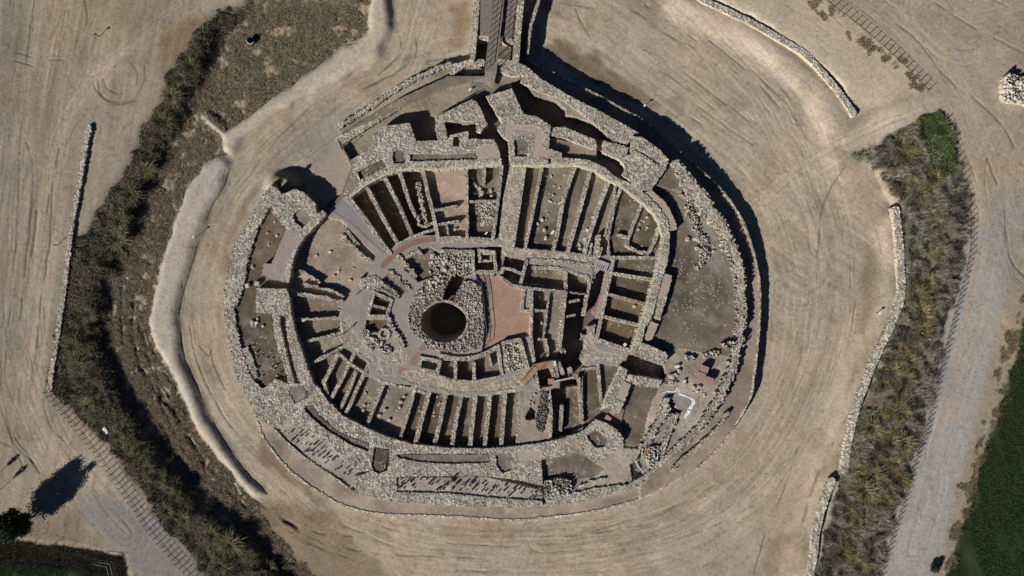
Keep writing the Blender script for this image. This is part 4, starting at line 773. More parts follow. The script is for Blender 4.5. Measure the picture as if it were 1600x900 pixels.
mass('rubble_platform', 'irregular field of tumbled boulders above the well', 'platform', [(690,396),(738,396),(737,423),(728,432),(713,428),(697,441),(680,452),(657,459),(645,466),(660,445),(678,432),(668,418),(676,402)], 2.15, 1.2, size=0.5, amp=0.3, lowf=0.5, rag=0.5)
wall('plaster_kerb', 'smooth pale plaster rim curving round the upper edge of the well', 'kerb', [(694+36.5*math.cos(t), 503+32.5*math.sin(t)) for t in np.linspace(-2.6, 0.9, 24)], 3, 2.3, 1.0, amp=0.01, rag=0.03, lowf=0.03, tint=(0.46,0.40,0.33))
cw('thin wall slanting from the arc lane toward the well terrace', [(622,400),(633,412),(650,432)], 5, 2.2, 1.2, rag=0.4); cw('ragged block wall on the upper side of the soil yard by the arc lane', [(636,402),(652,392),(658,396)], 5, 2.2, 1.2, rag=0.4)
cw('rubble line left of the soil yard, above the twin rooms', [(610,425),(625,440),(638,452)], 6, 2.2, 1.3, rag=0.5); cw('second rubble line parallel to it, nearer the twin rooms', [(592,440),(608,450),(622,462)], 5, 2.2, 1.3, rag=0.5)
cw('four sided rubble wall around the twin small rooms left of the well', [(584,457),(612,469),(604,494),(574,494)], 5, 2.2, 1.2, closed=True)
cw('thin wall splitting the twin small rooms', [(580,477),(602,482)], 4, 2.1, 1.2)
cw('wall between the twin rooms and the round oven ring', [(604,494),(612,512),(630,540)], 6, 2.3, 1.3, rag=0.4)
wall('oven_ring', 'small round stone ring left of the well', 'oven', [(600+7.5*math.cos(t), 522+7.5*math.sin(t)) for t in np.linspace(0, 2*math.pi, 18)], 4, 2.2, 1.5)
for lb, x, y, r in [('low heap of pale stones left of the round oven ring', 571, 521, 7), ('round heap of pale stones under the oven ring', 584, 535, 8), ('round heap of stones at the end of the left street', 603, 548, 9)]:
    mass('stone_heap', lb, 'stone heap', [(x+r*math.cos(t), y+r*0.9*math.sin(t)) for t in np.linspace(0, 2*math.pi, 12, endpoint=False)], 2.25, 1.5, size=0.4, amp=0.2, lowf=0.3)
mass('rubble_platform', 'cobbly patch of small stones left of the arc lane end', 'platform', [(560,436),(585,430),(600,440),(592,456),(575,453),(562,450)], 2.12, 1.5, size=0.35)
mass('rubble_platform', 'patch of tumbled stones in the room left of the gate lane', 'platform', [(743,318),(774,317),(771,350),(757,352),(750,335),(743,335)], 1.75, 1.0, size=0.35, amp=0.2, lowf=0.4)
# yard walls lower right
mass('low_wall', 'long leaning rubble wall in the lower right yard left of the narrow soil slot', 'wall', [(1038,622),(1046,620),(1046,640),(1030,670),(1015,695),(1004,698),(1008,685),(1025,655)], 2.25, 1.3, rag=0.5)
mass('low_wall', 'thin rubble wall right of the narrow soil slot in the lower right yard', 'wall', [(1050,648),(1060,645),(1055,665),(1045,690),(1035,710),(1030,705),(1040,680)], 2.15, 1.3, rag=0.4)
mass('rubble_platform', 'jumble of pale stones and red brick at the foot of the narrow soil slot', 'platform', [(1000,700),(1010,697),(1035,697),(1030,715),(1018,732),(1012,722),(1005,715)], 2.1, 1.3, size=0.5, amp=0.3, patches=[([(1005,703),(1014,701),(1010,712),(1004,714)], (0.33,0.17,0.12), 0.3)])
wall('low_wall', 'short wall piece left of the blue lit pit', 'wall', [(1002,695),(995,712),(990,722)], 4, 2.1, 1.0)
mass('stone_heap', 'wide heap of blocky cut stones at the bottom of the fortress', 'stone heap', [(850,752),(870,747),(893,750),(894,768),(870,778),(850,775)], 2.15, 1.4, size=0.55, amp=0.35)
mass('stone_heap', 'pile of pale stones at the right edge of the fortress yard by the pallets', 'stone heap', [(1097,553),(1110,548),(1123,547),(1123,556),(1110,557),(1100,559)], 2.2, 1.6, size=0.5, amp=0.3)
mass('stone_heap', 'small pile of white stones left of the brick pallets', 'stone heap', [(1070,554),(1082,556),(1088,562),(1075,565),(1069,561)], 2.15, 1.6, size=0.5, amp=0.3)
mass('stone_heap', 'pile of stones with black gaps against the right outer wall', 'stone heap', [(1127,537),(1140,533),(1150,532),(1147,542),(1137,545),(1130,542)], 2.5, 1.6, size=0.5, amp=0.35)
wall('stone_scatter_line', 'crooked line of fallen pale stones in the brown yard on the right', 'wall', [(1075,325),(1086,348),(1090,365),(1102,378),(1102,400),(1090,418)], 7, 2.2, 1.8, rag=0.8, amp=0.2)
wall('stone_scatter_line', 'short branch of fallen stones in the brown yard', 'wall', [(1065,306),(1080,311),(1078,320)], 4, 2.4, 1.9, rag=0.5)
wall('low_wall', 'short rubble wall ending in a fork beside the chalk line', 'wall', [(1052,588),(1045,598)], 8, 2.1, 1.5, rag=0.6)
# long dry stone walls outside
wall('dry_stone_wall', 'long straight dry stone wall on the bare ground at far left', 'wall', [(139,199),(128,260),(112,350),(100,450),(88,530),(76,609)], 7, 2.0, 1.2, rag=0.2, tone=1.1)
wall('stone_revetment', 'long pale stone revetment at the foot of the grassy bank on the right, upper length', 'wall', smooth_line([(1400,328),(1405,370),(1408,420),(1409,460),(1396,500),(1375,545),(1352,600),(1335,650),(1326,690),(1320,735)]), 11, 1.65, -0.1, size=0.4, tone=1.2)
wall('stone_revetment', 'pale stone revetment at the foot of the grassy bank, lower length at the bottom right', 'wall', smooth_line([(1300,752),(1286,790),(1276,830),(1272,870),(1265,905),(1262,950)]), 11, 1.65, -0.1, size=0.4, tone=1.2)
wall('stone_revetment', 'curved pale stone revetment under the light slope at the top right', 'wall', smooth_line([(1092,-5),(1130,14),(1175,35),(1215,58),(1255,82),(1285,112),(1312,145),(1335,178)]), 9, 1.62, -0.1, size=0.3, tone=1.2, amp=0.07)
mass('stone_heap', 'square pile of cut white stones on bare ground at the far right edge', 'stone heap', [(1571,118),(1580,112),(1592,120),(1612,118),(1612,165),(1590,160),(1570,158),(1567,135)], 2.6, 1.4, size=0.55, amp=0.4, lowf=0.5, tone=1.15)

# ------------------------------------------------------------------ dark burnt patch, pit and blue-lit pit dressing
mass('burnt_rubble', 'strip of dark charred looking rubble in the pale room at the lower right', 'rubble', [(846,612),(856,612),(858,640),(852,660),(848,677),(840,672),(836,655),(842,630)], 2.08, 1.5, tone=0.42, size=0.4, amp=0.25)

def bm_obj(name, verts, faces, mat, parent=None):
    me = bpy.data.meshes.new(name); me.from_pydata(verts, [], faces); me.update(); me.materials.append(mat)
    return add(bpy.data.objects.new(name, me), parent)
class MB:
    def __init__(s): s.v = []; s.f = []
    def box(s, c, d, rz=0.0, tilt=0.0):
        b = len(s.v); cz, sz = math.cos(rz), math.sin(rz)
        for x, y, z in ((-1,-1,-1),(1,-1,-1),(1,1,-1),(-1,1,-1),(-1,-1,1),(1,-1,1),(1,1,1),(-1,1,1)):
            X_, Y_, Z_ = x*d[0]/2, y*d[1]/2, z*d[2]/2 + y*d[1]/2*math.tan(tilt)
            s.v.append((c[0]+X_*cz-Y_*sz, c[1]+X_*sz+Y_*cz, c[2]+Z_))
        s.f += [tuple(b+i for i in q) for q in ((0,3,2,1),(4,5,6,7),(0,1,5,4),(1,2,6,5),(2,3,7,6),(3,0,4,7))]; return s
    def bar(s, p, q, r, n=5):
        p, q = Vector(p), Vector(q); d = (q-p).normalized(); u = d.orthogonal().normalized(); w = d.cross(u); b = len(s.v)
        for e in (p, q):
            for k in range(n):
                a = 2*math.pi*k/n; s.v.append(tuple(e+(u*math.cos(a)+w*math.sin(a))*r))
        for k in range(n): s.f.append((b+k, b+(k+1) % n, b+n+(k+1) % n, b+n+k))
        s.f.append(tuple(b+k for k in range(n))[::-1]); s.f.append(tuple(b+n+k for k in range(n))); return s
    def cone(s, p, q, r0, r1, n=7):
        p, q = Vector(p), Vector(q); d = (q-p).normalized(); u = d.orthogonal().normalized(); w = d.cross(u); b = len(s.v)
        for e, r_ in ((p, r0), (q, r1)):
            for k in range(n):
                a = 2*math.pi*k/n; s.v.append(tuple(e+(u*math.cos(a)+w*math.sin(a))*r_))
        for k in range(n): s.f.append((b+k, b+(k+1) % n, b+n+(k+1) % n, b+n+k))
        return s
    def build(s, name, mat, parent=None): return bm_obj(name, s.v, s.f, mat, parent)
def G3(px, py, dz=0.0):
    x, y = W(px, py, 1.0); z = zat(x, y); x, y = W(px, py, z); return Vector((x, y, zat(x, y)+dz))

# ---- footbridge, deck and ramp
br = empty('footbridge', (*W(770, 70, 0), 0.1)); tag(br, 'long weathered timber footbridge ramp crossing the moat into the gate', 'footbridge')
O = Vector(br.location)
def deck(pts, z0, z1, parts=(), name='deck', pitch=0.16, mat=M_WOOD, parent=br, off=O):
    """planked deck between left and right edge polylines given as two px pairs"""
    (l0, r0, l1, r1) = pts; m = MB()
    A0, B0 = Vector((*W(*l0, z0), z0)), Vector((*W(*r0, z0), z0)); A1, B1 = Vector((*W(*l1, z1), z1)), Vector((*W(*r1, z1), z1))
    n = max(2, int((A1-A0).length/pitch)); rnd = random.Random(3)
    for i in range(n):
        t0, t1 = (i+0.05)/n, (i+0.93)/n; dz = rnd.uniform(-0.01, 0.01)
        q = [A0.lerp(A1, t0), B0.lerp(B1, t0), B0.lerp(B1, t1), A0.lerp(A1, t1)]; b = len(m.v)
        for h in (dz, dz-0.06):
            for c in q: m.v.append(tuple(c+Vector((0, 0, h))-off))
        m.f += [(b, b+3, b+2, b+1)[::-1], (b+4, b+7, b+6, b+5), (b, b+1, b+5, b+4), (b+1, b+2, b+6, b+5), (b+2, b+3, b+7, b+6), (b+3, b, b+4, b+7)]
    return m.build(name, mat, parent)
deck(((773,-10),(789,-10),(758,112),(776,112)), 3.1, 3.1, name='ramp')
deck(((758,112),(776,112),(757,131),(770,138)), 3.1, 2.4, name='ramp')
deck(((735,127),(735,144),(757,126),(768,139)), 1.6, 1.6, name='landing')
sm_ = MB()
for t in (0.0, 0.5, 1.0):
    a = Vector((*W(773+(758-773)*1+16*t, 112, 3.0), 2.97)); b = Vector((*W(773+16*t, -10, 3.0), 2.97)); sm_.bar(a-O, b-O, 0.07)
for py in (5, 35, 62, 92, 112):
    for t in (0.1, 0.9):
        px = 773-15*(py+10)/122+17*t; a = Vector((*W(px, py, 3.0), 2.95)); sm_.bar(a-O, Vector((a.x, a.y, 0.0))-O, 0.08)
sm_.build('trestle', M_WOOD, br)
for lr in (0, 1):
    rl = MB(); ps = []
    for k in range(13):
        t = k/12; px = 773.5-15*t*1.0+(15.2+2*t)*lr; py = -8+118*t; p = Vector((*W(px, py, 3.1), 3.1))-O; ps.append(p)
        pp = MB(); pp.bar(p, p+Vector((0, 0, 1.05)), 0.05); pp.build('rail_post', M_WOOD, br)
    for a, b in zip(ps[:-1], ps[1:]):
        rl.bar(a+Vector((0, 0, 1.05)), b+Vector((0, 0, 1.05)), 0.05); rl.bar(a+Vector((0, 0, 0.5)), b+Vector((0, 0, 0.5)), 0.02)
    rl.build('handrail', M_WOOD, br)
dk = empty('timber_deck', (*W(765, 25, 2.6), 2.6)); tag(dk, 'wide brown timber viewing deck at the top edge beside the footbridge', 'deck')
deck(((751,-15),(771,-15),(750,55),(766,57)), 2.65, 2.65, name='deck', mat=M_WOOD, parent=dk, off=Vector(dk.location))
deck(((790,-15),(806,-15),(786,58),(803,58)), 2.65, 2.65, name='deck', mat=M_WOOD, parent=dk, off=Vector(dk.location))
# ---- wooden walkway over the trench
ww = empty('wooden_walkway', (*W(835, 580, 2.2), 2.2)); tag(ww, 'bent brown wooden walkway leading over the black trench, ending in a white board', 'walkway'); o_ = Vector(ww.location)
deck(((812,597),(820,602),(833,571),(842,577)), 2.25, 2.45, name='deck', mat=M_WOODN, parent=ww, off=o_)
deck(((834,569),(843,578),(865,564),(866,573)), 2.45, 2.45, name='deck', mat=M_WOODN, parent=ww, off=o_)
m = MB(); m.box(Vector((*W(867, 568, 2.6), 2.7))-o_, (0.25, 0.85, 0.5)); m.build('end_board', M_WHITE, ww)
for px, py in ((813,596),(822,585),(833,570),(848,566),(864,563),(821,602),(843,578),(864,574)):
    m = MB(); p = Vector((*W(px, py, 2.4), 2.3))-o_; m.bar(p-Vector((0, 0, 1.6)), p+Vector((0, 0, 0.9)), 0.05); m.build('post', M_WOODN, ww)
m = MB(); pl = [Vector((*W(px, py, 3.1), 3.18))-o_ for px, py in ((813,596),(822,585),(833,570),(848,566),(864,563))]
for a, b in zip(pl[:-1], pl[1:]): m.bar(a, b, 0.04)
m.build('handrail', M_WOODN, ww)
rp = empty('rope_barrier', (*W(880, 593, 2.0), 2.0)); tag(rp, 'wooden barrier of two brown boxes joined by a notched beam over the black trench', 'barrier'); o_ = Vector(rp.location)
for c in ((861,596),(899,588)):
    m = MB(); m.box(Vector((*W(*c, 2.2), 1.9))-o_, (0.85, 0.85, 0.8)); m.build('base_box', M_WOODN, rp)
m = MB(); a = Vector((*W(865, 597, 2.2), 2.3)); b = Vector((*W(897, 590, 2.2), 2.3)); m.bar(a-o_, b-o_, 0.09); m.build('beam', M_WOODN, rp)
m = MB()
for k in range(16): p = a.lerp(b, (k+.5)/16)-o_; m.box(p+Vector((0, 0.1, 0.05)), (0.1, 0.2, 0.1))
m.build('peg', M_WHITE, rp)
for lb, c0, c1, n in (('pale comb shaped wooden steps at the head of the red lit ramp on the right', (931,411), (950,418), 6), ('two pinkish step blocks in the dark gap of the curtain wall at lower right', (944,656), (958,638), 2)):
    st = empty('wooden_steps', (*W(*c0, 2.0), 1.9)); tag(st, lb, 'steps'); o_ = Vector(st.location); a, b = Vector((*W(*c0, 2.2), 2.15)), Vector((*W(*c1, 2.2), 2.15)); d_ = (b-a); rz_ = math.atan2(d_.y, d_.x)
    m = MB(); m.box((a+b)/2-o_+Vector((-math.sin(rz_)*0.4, math.cos(rz_)*0.4, 0)), (d_.length, 0.5, 0.3), rz_); m.build('tread_board', M_CONC, st) if n == 6 else None
    for k in range(n): m = MB(); m.box(a.lerp(b, (k+.5)/n)-o_-Vector((-math.sin(rz_)*0.3, math.cos(rz_)*0.3, 0.1*0)), (d_.length/n*0.6, 0.9, 0.3), rz_); m.build('tread', M_CONC if n == 6 else M_PINK, st)

# ---- railing by the well, lecterns and marker posts
rl = empty('metal_railing', G3(757, 490)); tag(rl, 'dark metal railing on the edge between the well rubble and the red courtyard', 'railing'); o_ = Vector(rl.location)
pp = [G3(744,437), G3(752,441), G3(756,467), G3(758,492), G3(761,517), G3(759,540)]; m = MB()
for p in pp: q = MB(); q.bar(p-o_, p-o_+Vector((0, 0, 0.9)), 0.04); q.build('post', M_STEEL, rl)
for a, b in zip(pp[:-1], pp[1:]):
    for h in (0.9, 0.45): m.bar(a-o_+Vector((0, 0, h)), b-o_+Vector((0, 0, h)), 0.035)
m.build('rail', M_STEEL, rl)
def lectern(px, py, label, w=0.5, d_=0.35, h=0.85, white=True, rz=0.8, thing='information_lectern'):
    g = G3(px, py); e = empty(thing, g, rz); tag(e, label, 'information board')
    m = MB(); m.box((0, 0, h/2), (0.14, 0.08, h)); m.build('post', M_RUST, e)
    m = MB(); m.box((0, 0, h+0.06), (w, d_, 0.05), 0, -0.45); m.build('panel', M_WHITE if white else M_RUST, e)
for a in [(155,57,'dark panel on a post alone on the bare ground at top left',0.35,0.3,1.0,False), (90,383,'dark post beside the long straight dry stone wall at left',0.15,0.15,0.9,False), (307,371,'white topped board on the pale earth berm at left',0.35,0.3,0.9,True),
 (1388,334,'white topped board by the upper end of the right stone revetment',0.45,0.4,0.85,True), (1369,489,'white topped board on the brown stained bed at right',0.45,0.35,0.85,True), (1006,167,'board at the edge of the black moat shadow at upper right',0.35,0.3,0.8,True),
 (562,457,'wide board on the left inner street',0.9,0.15,0.7,False), (541,519,'wide board above the lower left room heads',0.9,0.2,0.9,False), (735,143,'white topped board on the landing at the foot of the footbridge',0.5,0.35,1.0,True),
 (1431,705,'thick dark post in the right fence line beside the road',0.3,0.25,0.9,False), (758,36,'board on the timber deck at the top edge',0.4,0.3,0.9,True), (975,538,'white topped board in the lowest of the stacked right hand rooms',0.5,0.4,0.7,True), (541,235,'long low board left of the rampart above the west gate',0.25,0.25,1.7,False), (760,365,'slanted board among stones left of the gate lane',0.5,0.25,0.8,True)]:
    lectern(*a[:3], *a[3:])

# ---- fences
def fence(name, label, pts, spacing, h, r=0.06, mat=M_RUST, wires=3, lean=0.0, cat='fence'):
    P = [Vector(W(*p, 1.0)) for p in smooth_line(pts)]; L = [0]
    for a, b in zip(P[:-1], P[1:]): L.append(L[-1]+(b-a).length)
    n = int(L[-1]/spacing)+1; e = empty(name, (P[0].x, P[0].y, zat(P[0].x, P[0].y))); tag(e, label, cat); o_ = Vector(e.location); me = None; tops = []
    for i in range(n):
        s_ = i*L[-1]/max(1, n-1); k = max(j for j in range(len(L)) if L[j] <= s_+1e-6); k = min(k, len(P)-2); t = (s_-L[k])/max(1e-6, L[k+1]-L[k]); p = P[k].lerp(P[k+1], t)
        z = zat(p.x, p.y)
        if me is None:
            m = MB(); m.bar((0, 0, -0.3), (0, 0, h), r); ob = m.build('post', mat, e); me = ob.data
        else: ob = bpy.data.objects.new('post', me); add(ob, e)
        ob.location = Vector((p.x, p.y, z))-o_; ob.rotation_euler = (random.gauss(0, 0.04), random.gauss(0, 0.04)+lean, 0); tops.append(Vector((p.x, p.y, z))-o_)
    for wi in range(wires):
        m = MB(); zz = h*(0.12+0.82*wi/max(1, wires-1))
        for a, b in zip(tops[:-1], tops[1:]): m.bar(a+Vector((0, 0, zz)), b+Vector((0, 0, zz)), 0.022 if (wi == 0 and wires == 3) else 0.010, 3)
        m.build('wire', M_RUST, e)
fence('post_fence', 'post and wire fence curving along the light slope at the top right', [(1272,-12),(1290,5),(1320,28),(1350,52),(1380,78),(1410,106),(1432,128),(1446,143)], 0.93, 0.95)
fence('post_fence', 'long post and wire fence between the grassy bank and the road on the right', [(1473,190),(1486,225),(1499,275),(1508,320),(1513,345),(1510,400),(1497,455),(1482,510),(1466,570),(1452,630),(1440,680),(1425,720),(1405,790),(1388,840),(1372,895),(1365,930)], 0.98, 0.85)
fence('post_fence', 'long post and wire fence between the gravel track and the dark bank at lower left', [(76,612),(100,640),(125,668),(150,700),(180,742),(210,785),(240,830),(275,870),(310,905),(330,925)], 0.85, 0.95)
fence('wire_fence', 'thin sparse fence behind the dark tree and its ditch at the bottom left', [(-20,830),(30,842),(62,847),(90,853),(116,858),(142,863),(164,869),(188,873)], 2.6, 1.5, r=0.035, wires=2)
fence('wire_fence', 'thin sagging fence along the edge of the dark green field at the right', [(1592,552),(1575,605),(1555,655),(1540,700),(1520,745),(1505,795),(1490,845),(1478,900)], 2.4, 1.0, r=0.03, wires=2)
gt = empty('field_gate', G3(180, 882)); tag(gt, 'pale tubular gate frame at the bottom of the gravel track', 'gate'); o_ = Vector(gt.location)
gp = [G3(157,874), G3(178,878), G3(183,903)]
for p in gp: m = MB(); m.bar(p-o_, p-o_+Vector((0, 0, 1.9)), 0.05); m.build('post', M_GALV, gt)
m = MB(); [m.bar(a-o_+Vector((0, 0, h)), b-o_+Vector((0, 0, h)), 0.045) for a, b in zip(gp[:-1], gp[1:]) for h in (1.9, 1.0, 0.3)]; m.build('frame', M_GALV, gt)

wall('low_wall', 'thin second rubble wall outside the lower right outer wall, above the forewall', 'wall', smooth_line([(1137,645),(1122,668),(1095,695),(1062,722),(1052,735)]), 5, 1.75, 0.8, rag=0.3)
wall('low_wall', 'short ragged wall by the dark soil patch beside the heap of cut stones', 'wall', [(905,760),(925,752),(946,748)], 3, 2.0, 1.4, rag=0.4)
# ---- loose stones
def stone_mesh(name, seed, sx, sy, sz, stand=False):
    import bmesh
    bm = bmesh.new(); bmesh.ops.create_icosphere(bm, subdivisions=2, radius=1.0)
    rd = random.Random(seed); off = [rd.uniform(0, 50) for _ in range(3)]
    from mathutils import noise
    for v in bm.verts:
        n = noise.noise(v.co*1.1+Vector(off)); k = 1+0.45*n
        c = v.co*k
        c = Vector([math.copysign(min(abs(q), 0.72)**0.8, q) for q in c])
        if stand: t = (c.z+0.8)/1.6; c.x *= 1-0.45*t; c.y *= 1-0.35*t
        v.co = Vector((c.x*sx, c.y*sy, c.z*sz+sz*0.55))
    me = bpy.data.meshes.new(name); bm.to_mesh(me); bm.free()
    a = me.color_attributes.new('Col', 'FLOAT_COLOR', 'POINT'); t = rd.uniform(0.8, 1.2); col = [0.47*t, 0.42*t, 0.35*t, 1]
    a.data.foreach_set('color', np.tile(np.array(col, np.float32), len(me.vertices))); me.materials.append(M_STONE); return me
BOUL = [stone_mesh('boulder', 10+i, 0.5*(0.8+0.1*i), 0.4, 0.34) for i in range(4)]
STND = [stone_mesh('standing_stone', 40+i, 0.16, 0.12, 0.42, True) for i in range(4)]
def put(mesh, name, px, py, sc, label, cat, group, sink=0.05, sz=1.0):
    g = G3(px, py, -sink); o = bpy.data.objects.new(name, mesh); add(o); o.location = g
    o.rotation_euler = (random.gauss(0, .12), random.gauss(0, .12), random.uniform(0, 6.28)); o.scale = (sc*random.uniform(.8, 1.2), sc*random.uniform(.8, 1.2), sc*sz*random.uniform(.8, 1.2)); tag(o, label, cat, group)
def scatter(poly, n, mind, rd):
    P = np.array(poly, float); out = []; t = 0
    while len(out) < n and t < 4000:
        t += 1; x = rd.uniform(P[:, 0].min(), P[:, 0].max()); y = rd.uniform(P[:, 1].min(), P[:, 1].max())
        if inpoly(np.array([x]), np.array([y]), P)[0] and all(math.hypot(x-a, y-b) > mind for a, b in out): out.append((x, y))
    return out
rd = random.Random(5)
for poly, n, lb, h in [([(624,749),(760,748),(842,768),(838,781),(760,772),(700,767),(624,765)], 62, 'small upright stone in the long grey strip below the lower rampart', 1.0), ([(440,672),(468,668),(510,700),(555,737),(550,750),(520,738),(480,712)], 42, 'small upright stone on the grey patch at the lower left of the fortress', 0.75),
 ([(388,535),(415,528),(428,560),(440,585),(425,590),(400,592)], 20, 'small upright stone in the brown strip behind the left outer wall', 0.6), ([(846,752),(851,760),(849,778),(842,778),(838,770)], 6, 'small upright stone beside the heap of cut stones', 1.0)]:
    for x, y in scatter(poly, n, 4.2, rd): put(rd.choice(STND), 'standing_stone', x, y, rd.uniform(0.8, 1.5), lb, 'standing stone', 'stones set upright as an obstacle field', 0.05, h*rd.uniform(0.6, 1.3))
for poly, n, s0, s1, lb in [([(852,270),(893,265),(862,380),(835,380)], 22, .3, .8, 'loose pale stone on the floor of the widest upper right room'), ([(1005,330),(1025,355),(1008,388),(988,388)], 9, .3, .6, 'loose white stone in the brown corner room behind the hooked wall'),
 ([(905,365),(930,330),(918,390),(900,395)], 9, .4, .9, 'loose stone in the narrow rooms at upper right'), ([(733,268),(775,300),(770,313),(735,312)], 10, .4, .9, 'loose stone in the room left of the gate lane'),
 ([(1060,250),(1098,300),(1130,345),(1150,400),(1155,450),(1140,400),(1105,345),(1075,320),(1060,280)], 42, .3, .9, 'loose pale stone scattered over the upper part of the brown yard'), ([(1082,360),(1105,375),(1128,380),(1130,395),(1090,400)], 14, .4, .9, 'loose stone beside the crooked stone line in the brown yard'),
 ([(485,380),(530,370),(560,400),(560,440),(520,440),(480,400)], 9, .3, .7, 'loose stone in the wide soil room behind the left curtain'), ([(394,380),(430,345),(440,360),(415,410),(392,430)], 5, .3, .8, 'loose stone in the brown strip under the left gate tower'),
 ([(388,490),(405,485),(412,510),(395,520)], 6, .4, .8, 'loose stone beside the left rampart block'), ([(605,600),(640,610),(610,680),(585,670)], 14, .3, .8, 'loose stone in the wide lower left room'), ([(575,600),(595,605),(572,665),(545,650)], 8, .3, .7, 'loose stone in the lower left room next to the wide one'),
 ([(650,615),(665,618),(645,690),(632,688)], 6, .25, .5, 'loose stone in the dark room right of the wide lower left room'), ([(676,618),(692,620),(668,695),(655,695)], 6, .25, .5, 'loose stone in the second dark room right of the wide lower left room'),
 ([(1060,590),(1090,600),(1110,590),(1100,620),(1070,610)], 10, .3, .9, 'loose stone near the brick pallets in the lower right yard'), ([(1045,575),(1060,565),(1065,600),(1045,600)], 7, .5, 1.0, 'loose stone between the side passage mouth and the chalk line'),
 ([(675,400),(700,400),(700,425),(675,420)], 8, .7, 1.3, 'large loose boulder in the rubble field above the well'), ([(560,525),(600,530),(612,552),(575,545)], 9, .5, .9, 'loose boulder among the heaps left of the well'), ([(825,625),(840,612),(838,630),(828,634)], 5, .4, .7, 'loose stone in the pale tumbled lower room')]:
    for x, y in scatter(poly, n, 3.2, rd): put(rd.choice(BOUL), 'loose_stone', x, y, rd.uniform(s0, s1), lb, 'stone', 'loose stones in the ruins')
for x, y, s_, lb in [(403,443,1.6,'large white block in the brown strip by the left rampart, right one of two'), (388,446,1.4,'large white block in the brown strip by the left rampart, left one of two'), (845,504,1.0,'pale boulder in the soil room right of the courtyard'), (843,466,1.0,'pale stone alone in the soil room right of the courtyard wall'),
 (1074,374,1.2,'white boulder casting a dark spot in the brown yard'), (991,479,1.0,'white stone in the third stacked right hand room'), (753,302,1.4,'round grey boulder at the end of the stub partition left of the gate lane'), (568,593,1.0,'dark shadowed stone in the lower left room'), (711,358,0.9,'boulder near the pink room cross walls'), (754,350,1.2,'round boulder left of the gate lane near the slanted board')]:
    put(BOUL[0], 'boulder', x, y, s_*0.8, lb, 'boulder', None)

# ---- small things about the site
for i, (px, py, lb) in enumerate([(1099,576,'pink brick pallet stack, uppermost of the three near the right wall'), (1094,586,'pink brick pallet stack, lower left of the three near the right wall'), (1106,593,'pink brick pallet stack, lowest right of the three near the right wall')]):
    g = G3(px, py); e = empty('brick_pallet', g, -0.35); tag(e, lb, 'pallet of bricks', 'brick pallets')
    m = MB(); [m.box((x, 0, 0.07), (0.12, 0.9, 0.14)) for x in (-0.4, 0, 0.4)]; m.build('pallet', M_WOODN, e)
    m = MB()
    for a in range(5):
        for b in range(4):
            for c in range(4): m.box((-0.44+a*0.22, -0.36+b*0.24, 0.24+c*0.2), (0.205, 0.225, 0.185))
    m.build('brick_stack', M_PINK, e)
dr = empty('drum', G3(394, 66)); tag(dr, 'black open drum with a pale rim standing in the scrub at upper left', 'drum')
m = MB(); n = 16
for rr_, z_ in ((0.55, 0), (0.55, 0.75), (0.48, 0.75), (0.48, 0.15)):
    for k in range(n): m.v.append((rr_*math.cos(2*math.pi*k/n), rr_*math.sin(2*math.pi*k/n), z_))
for l in range(3):
    for k in range(n): m.f.append((l*n+k, l*n+(k+1) % n, (l+1)*n+(k+1) % n, (l+1)*n+k))
m.f.append(tuple(3*n+k for k in range(n))); m.build('shell', M_DARK, dr)
m = MB()
for k in range(8, 15):
    a, b = 2*math.pi*k/n, 2*math.pi*(k+1)/n; m.bar((0.55*math.cos(a), 0.55*math.sin(a), 0.76), (0.55*math.cos(b), 0.55*math.sin(b), 0.76), 0.045)
m.build('rim', M_WHITE, dr)
e = empty('drain_pipe', G3(1302, 749), 0.4); tag(e, 'dark drain pipe mouth in the gap of the right stone revetment', 'pipe')
m = MB(); m.bar((-0.6, 0, 0.35), (0.5, 0, 0.35), 0.38, 14); m.build('pipe', M_DARK, e); m = MB(); m.box((0.2, 0.5, 0.2), (0.9, 0.3, 0.5)); m.box((0.2, -0.5, 0.2), (0.9, 0.3, 0.5)); m.build('headwall', M_PINK, e)
def strip(name, label, cat, pts, w, mat, dz=0.03):
    P = [G3(*p) for p in smooth_line(pts, 5)]; V = []; F = []
    for i, p in enumerate(P):
        d_ = (P[min(i+1, len(P)-1)]-P[max(i-1, 0)]); d_.z = 0; d_.normalize(); nrm = Vector((-d_.y, d_.x, 0))
        ww_ = w[i*len(w)//len(P)]/2*random.uniform(.75, 1.25)
        for s_, h in ((1, dz), (-1, dz), (1, -0.1), (-1, -0.1)): V.append(tuple(p+nrm*ww_*s_+Vector((0, 0, h+random.uniform(0, .03)*(h > 0)))))
    for i in range(len(P)-1):
        a, b = i*4, i*4+4; F += [(a, a+1, b+1, b), (a+1, a+3, b+3, b+1), (a+3, a+2, b+2, b+3), (a+2, a, b, b+2)]
    o = bm_obj(name, V, F, mat); tag(o, label, cat); return o
strip('white_sheet_edge', 'curving white sheet edge outlining the grey patch at lower right, longer right piece', 'plastic sheet', [(1062,607),(1061,615),(1072,619),(1080,623),(1084,628),(1079,637),(1075,645),(1070,653)], [.15,.25,.2,.4,.5,.6,.4], M_WHITE)
strip('white_sheet_edge', 'thin white sheet edge outlining the grey patch at lower right, shorter left piece', 'plastic sheet', [(1032,617),(1040,612),(1050,612),(1056,611),(1059,605)], [.1,.2,.15], M_WHITE)
strip('pale_sheet', 'blue white crumpled sheet in the small dark pit at the lower right', 'plastic sheet', [(989,722),(991,732),(992,742),(994,748)], [.3,.5,.9], M_WHITE, 0.1)
strip('white_bag', 'crumpled white bag at the dark bank edge at lower left', 'bag', [(163,668),(166,672),(169,677)], [.5,.4], M_WHITE, 0.25)
strip('white_bag', 'small white scraps among the furrows at the bottom left', 'bag', [(367,755),(371,762),(376,772)], [.3,.4], M_WHITE, 0.1)

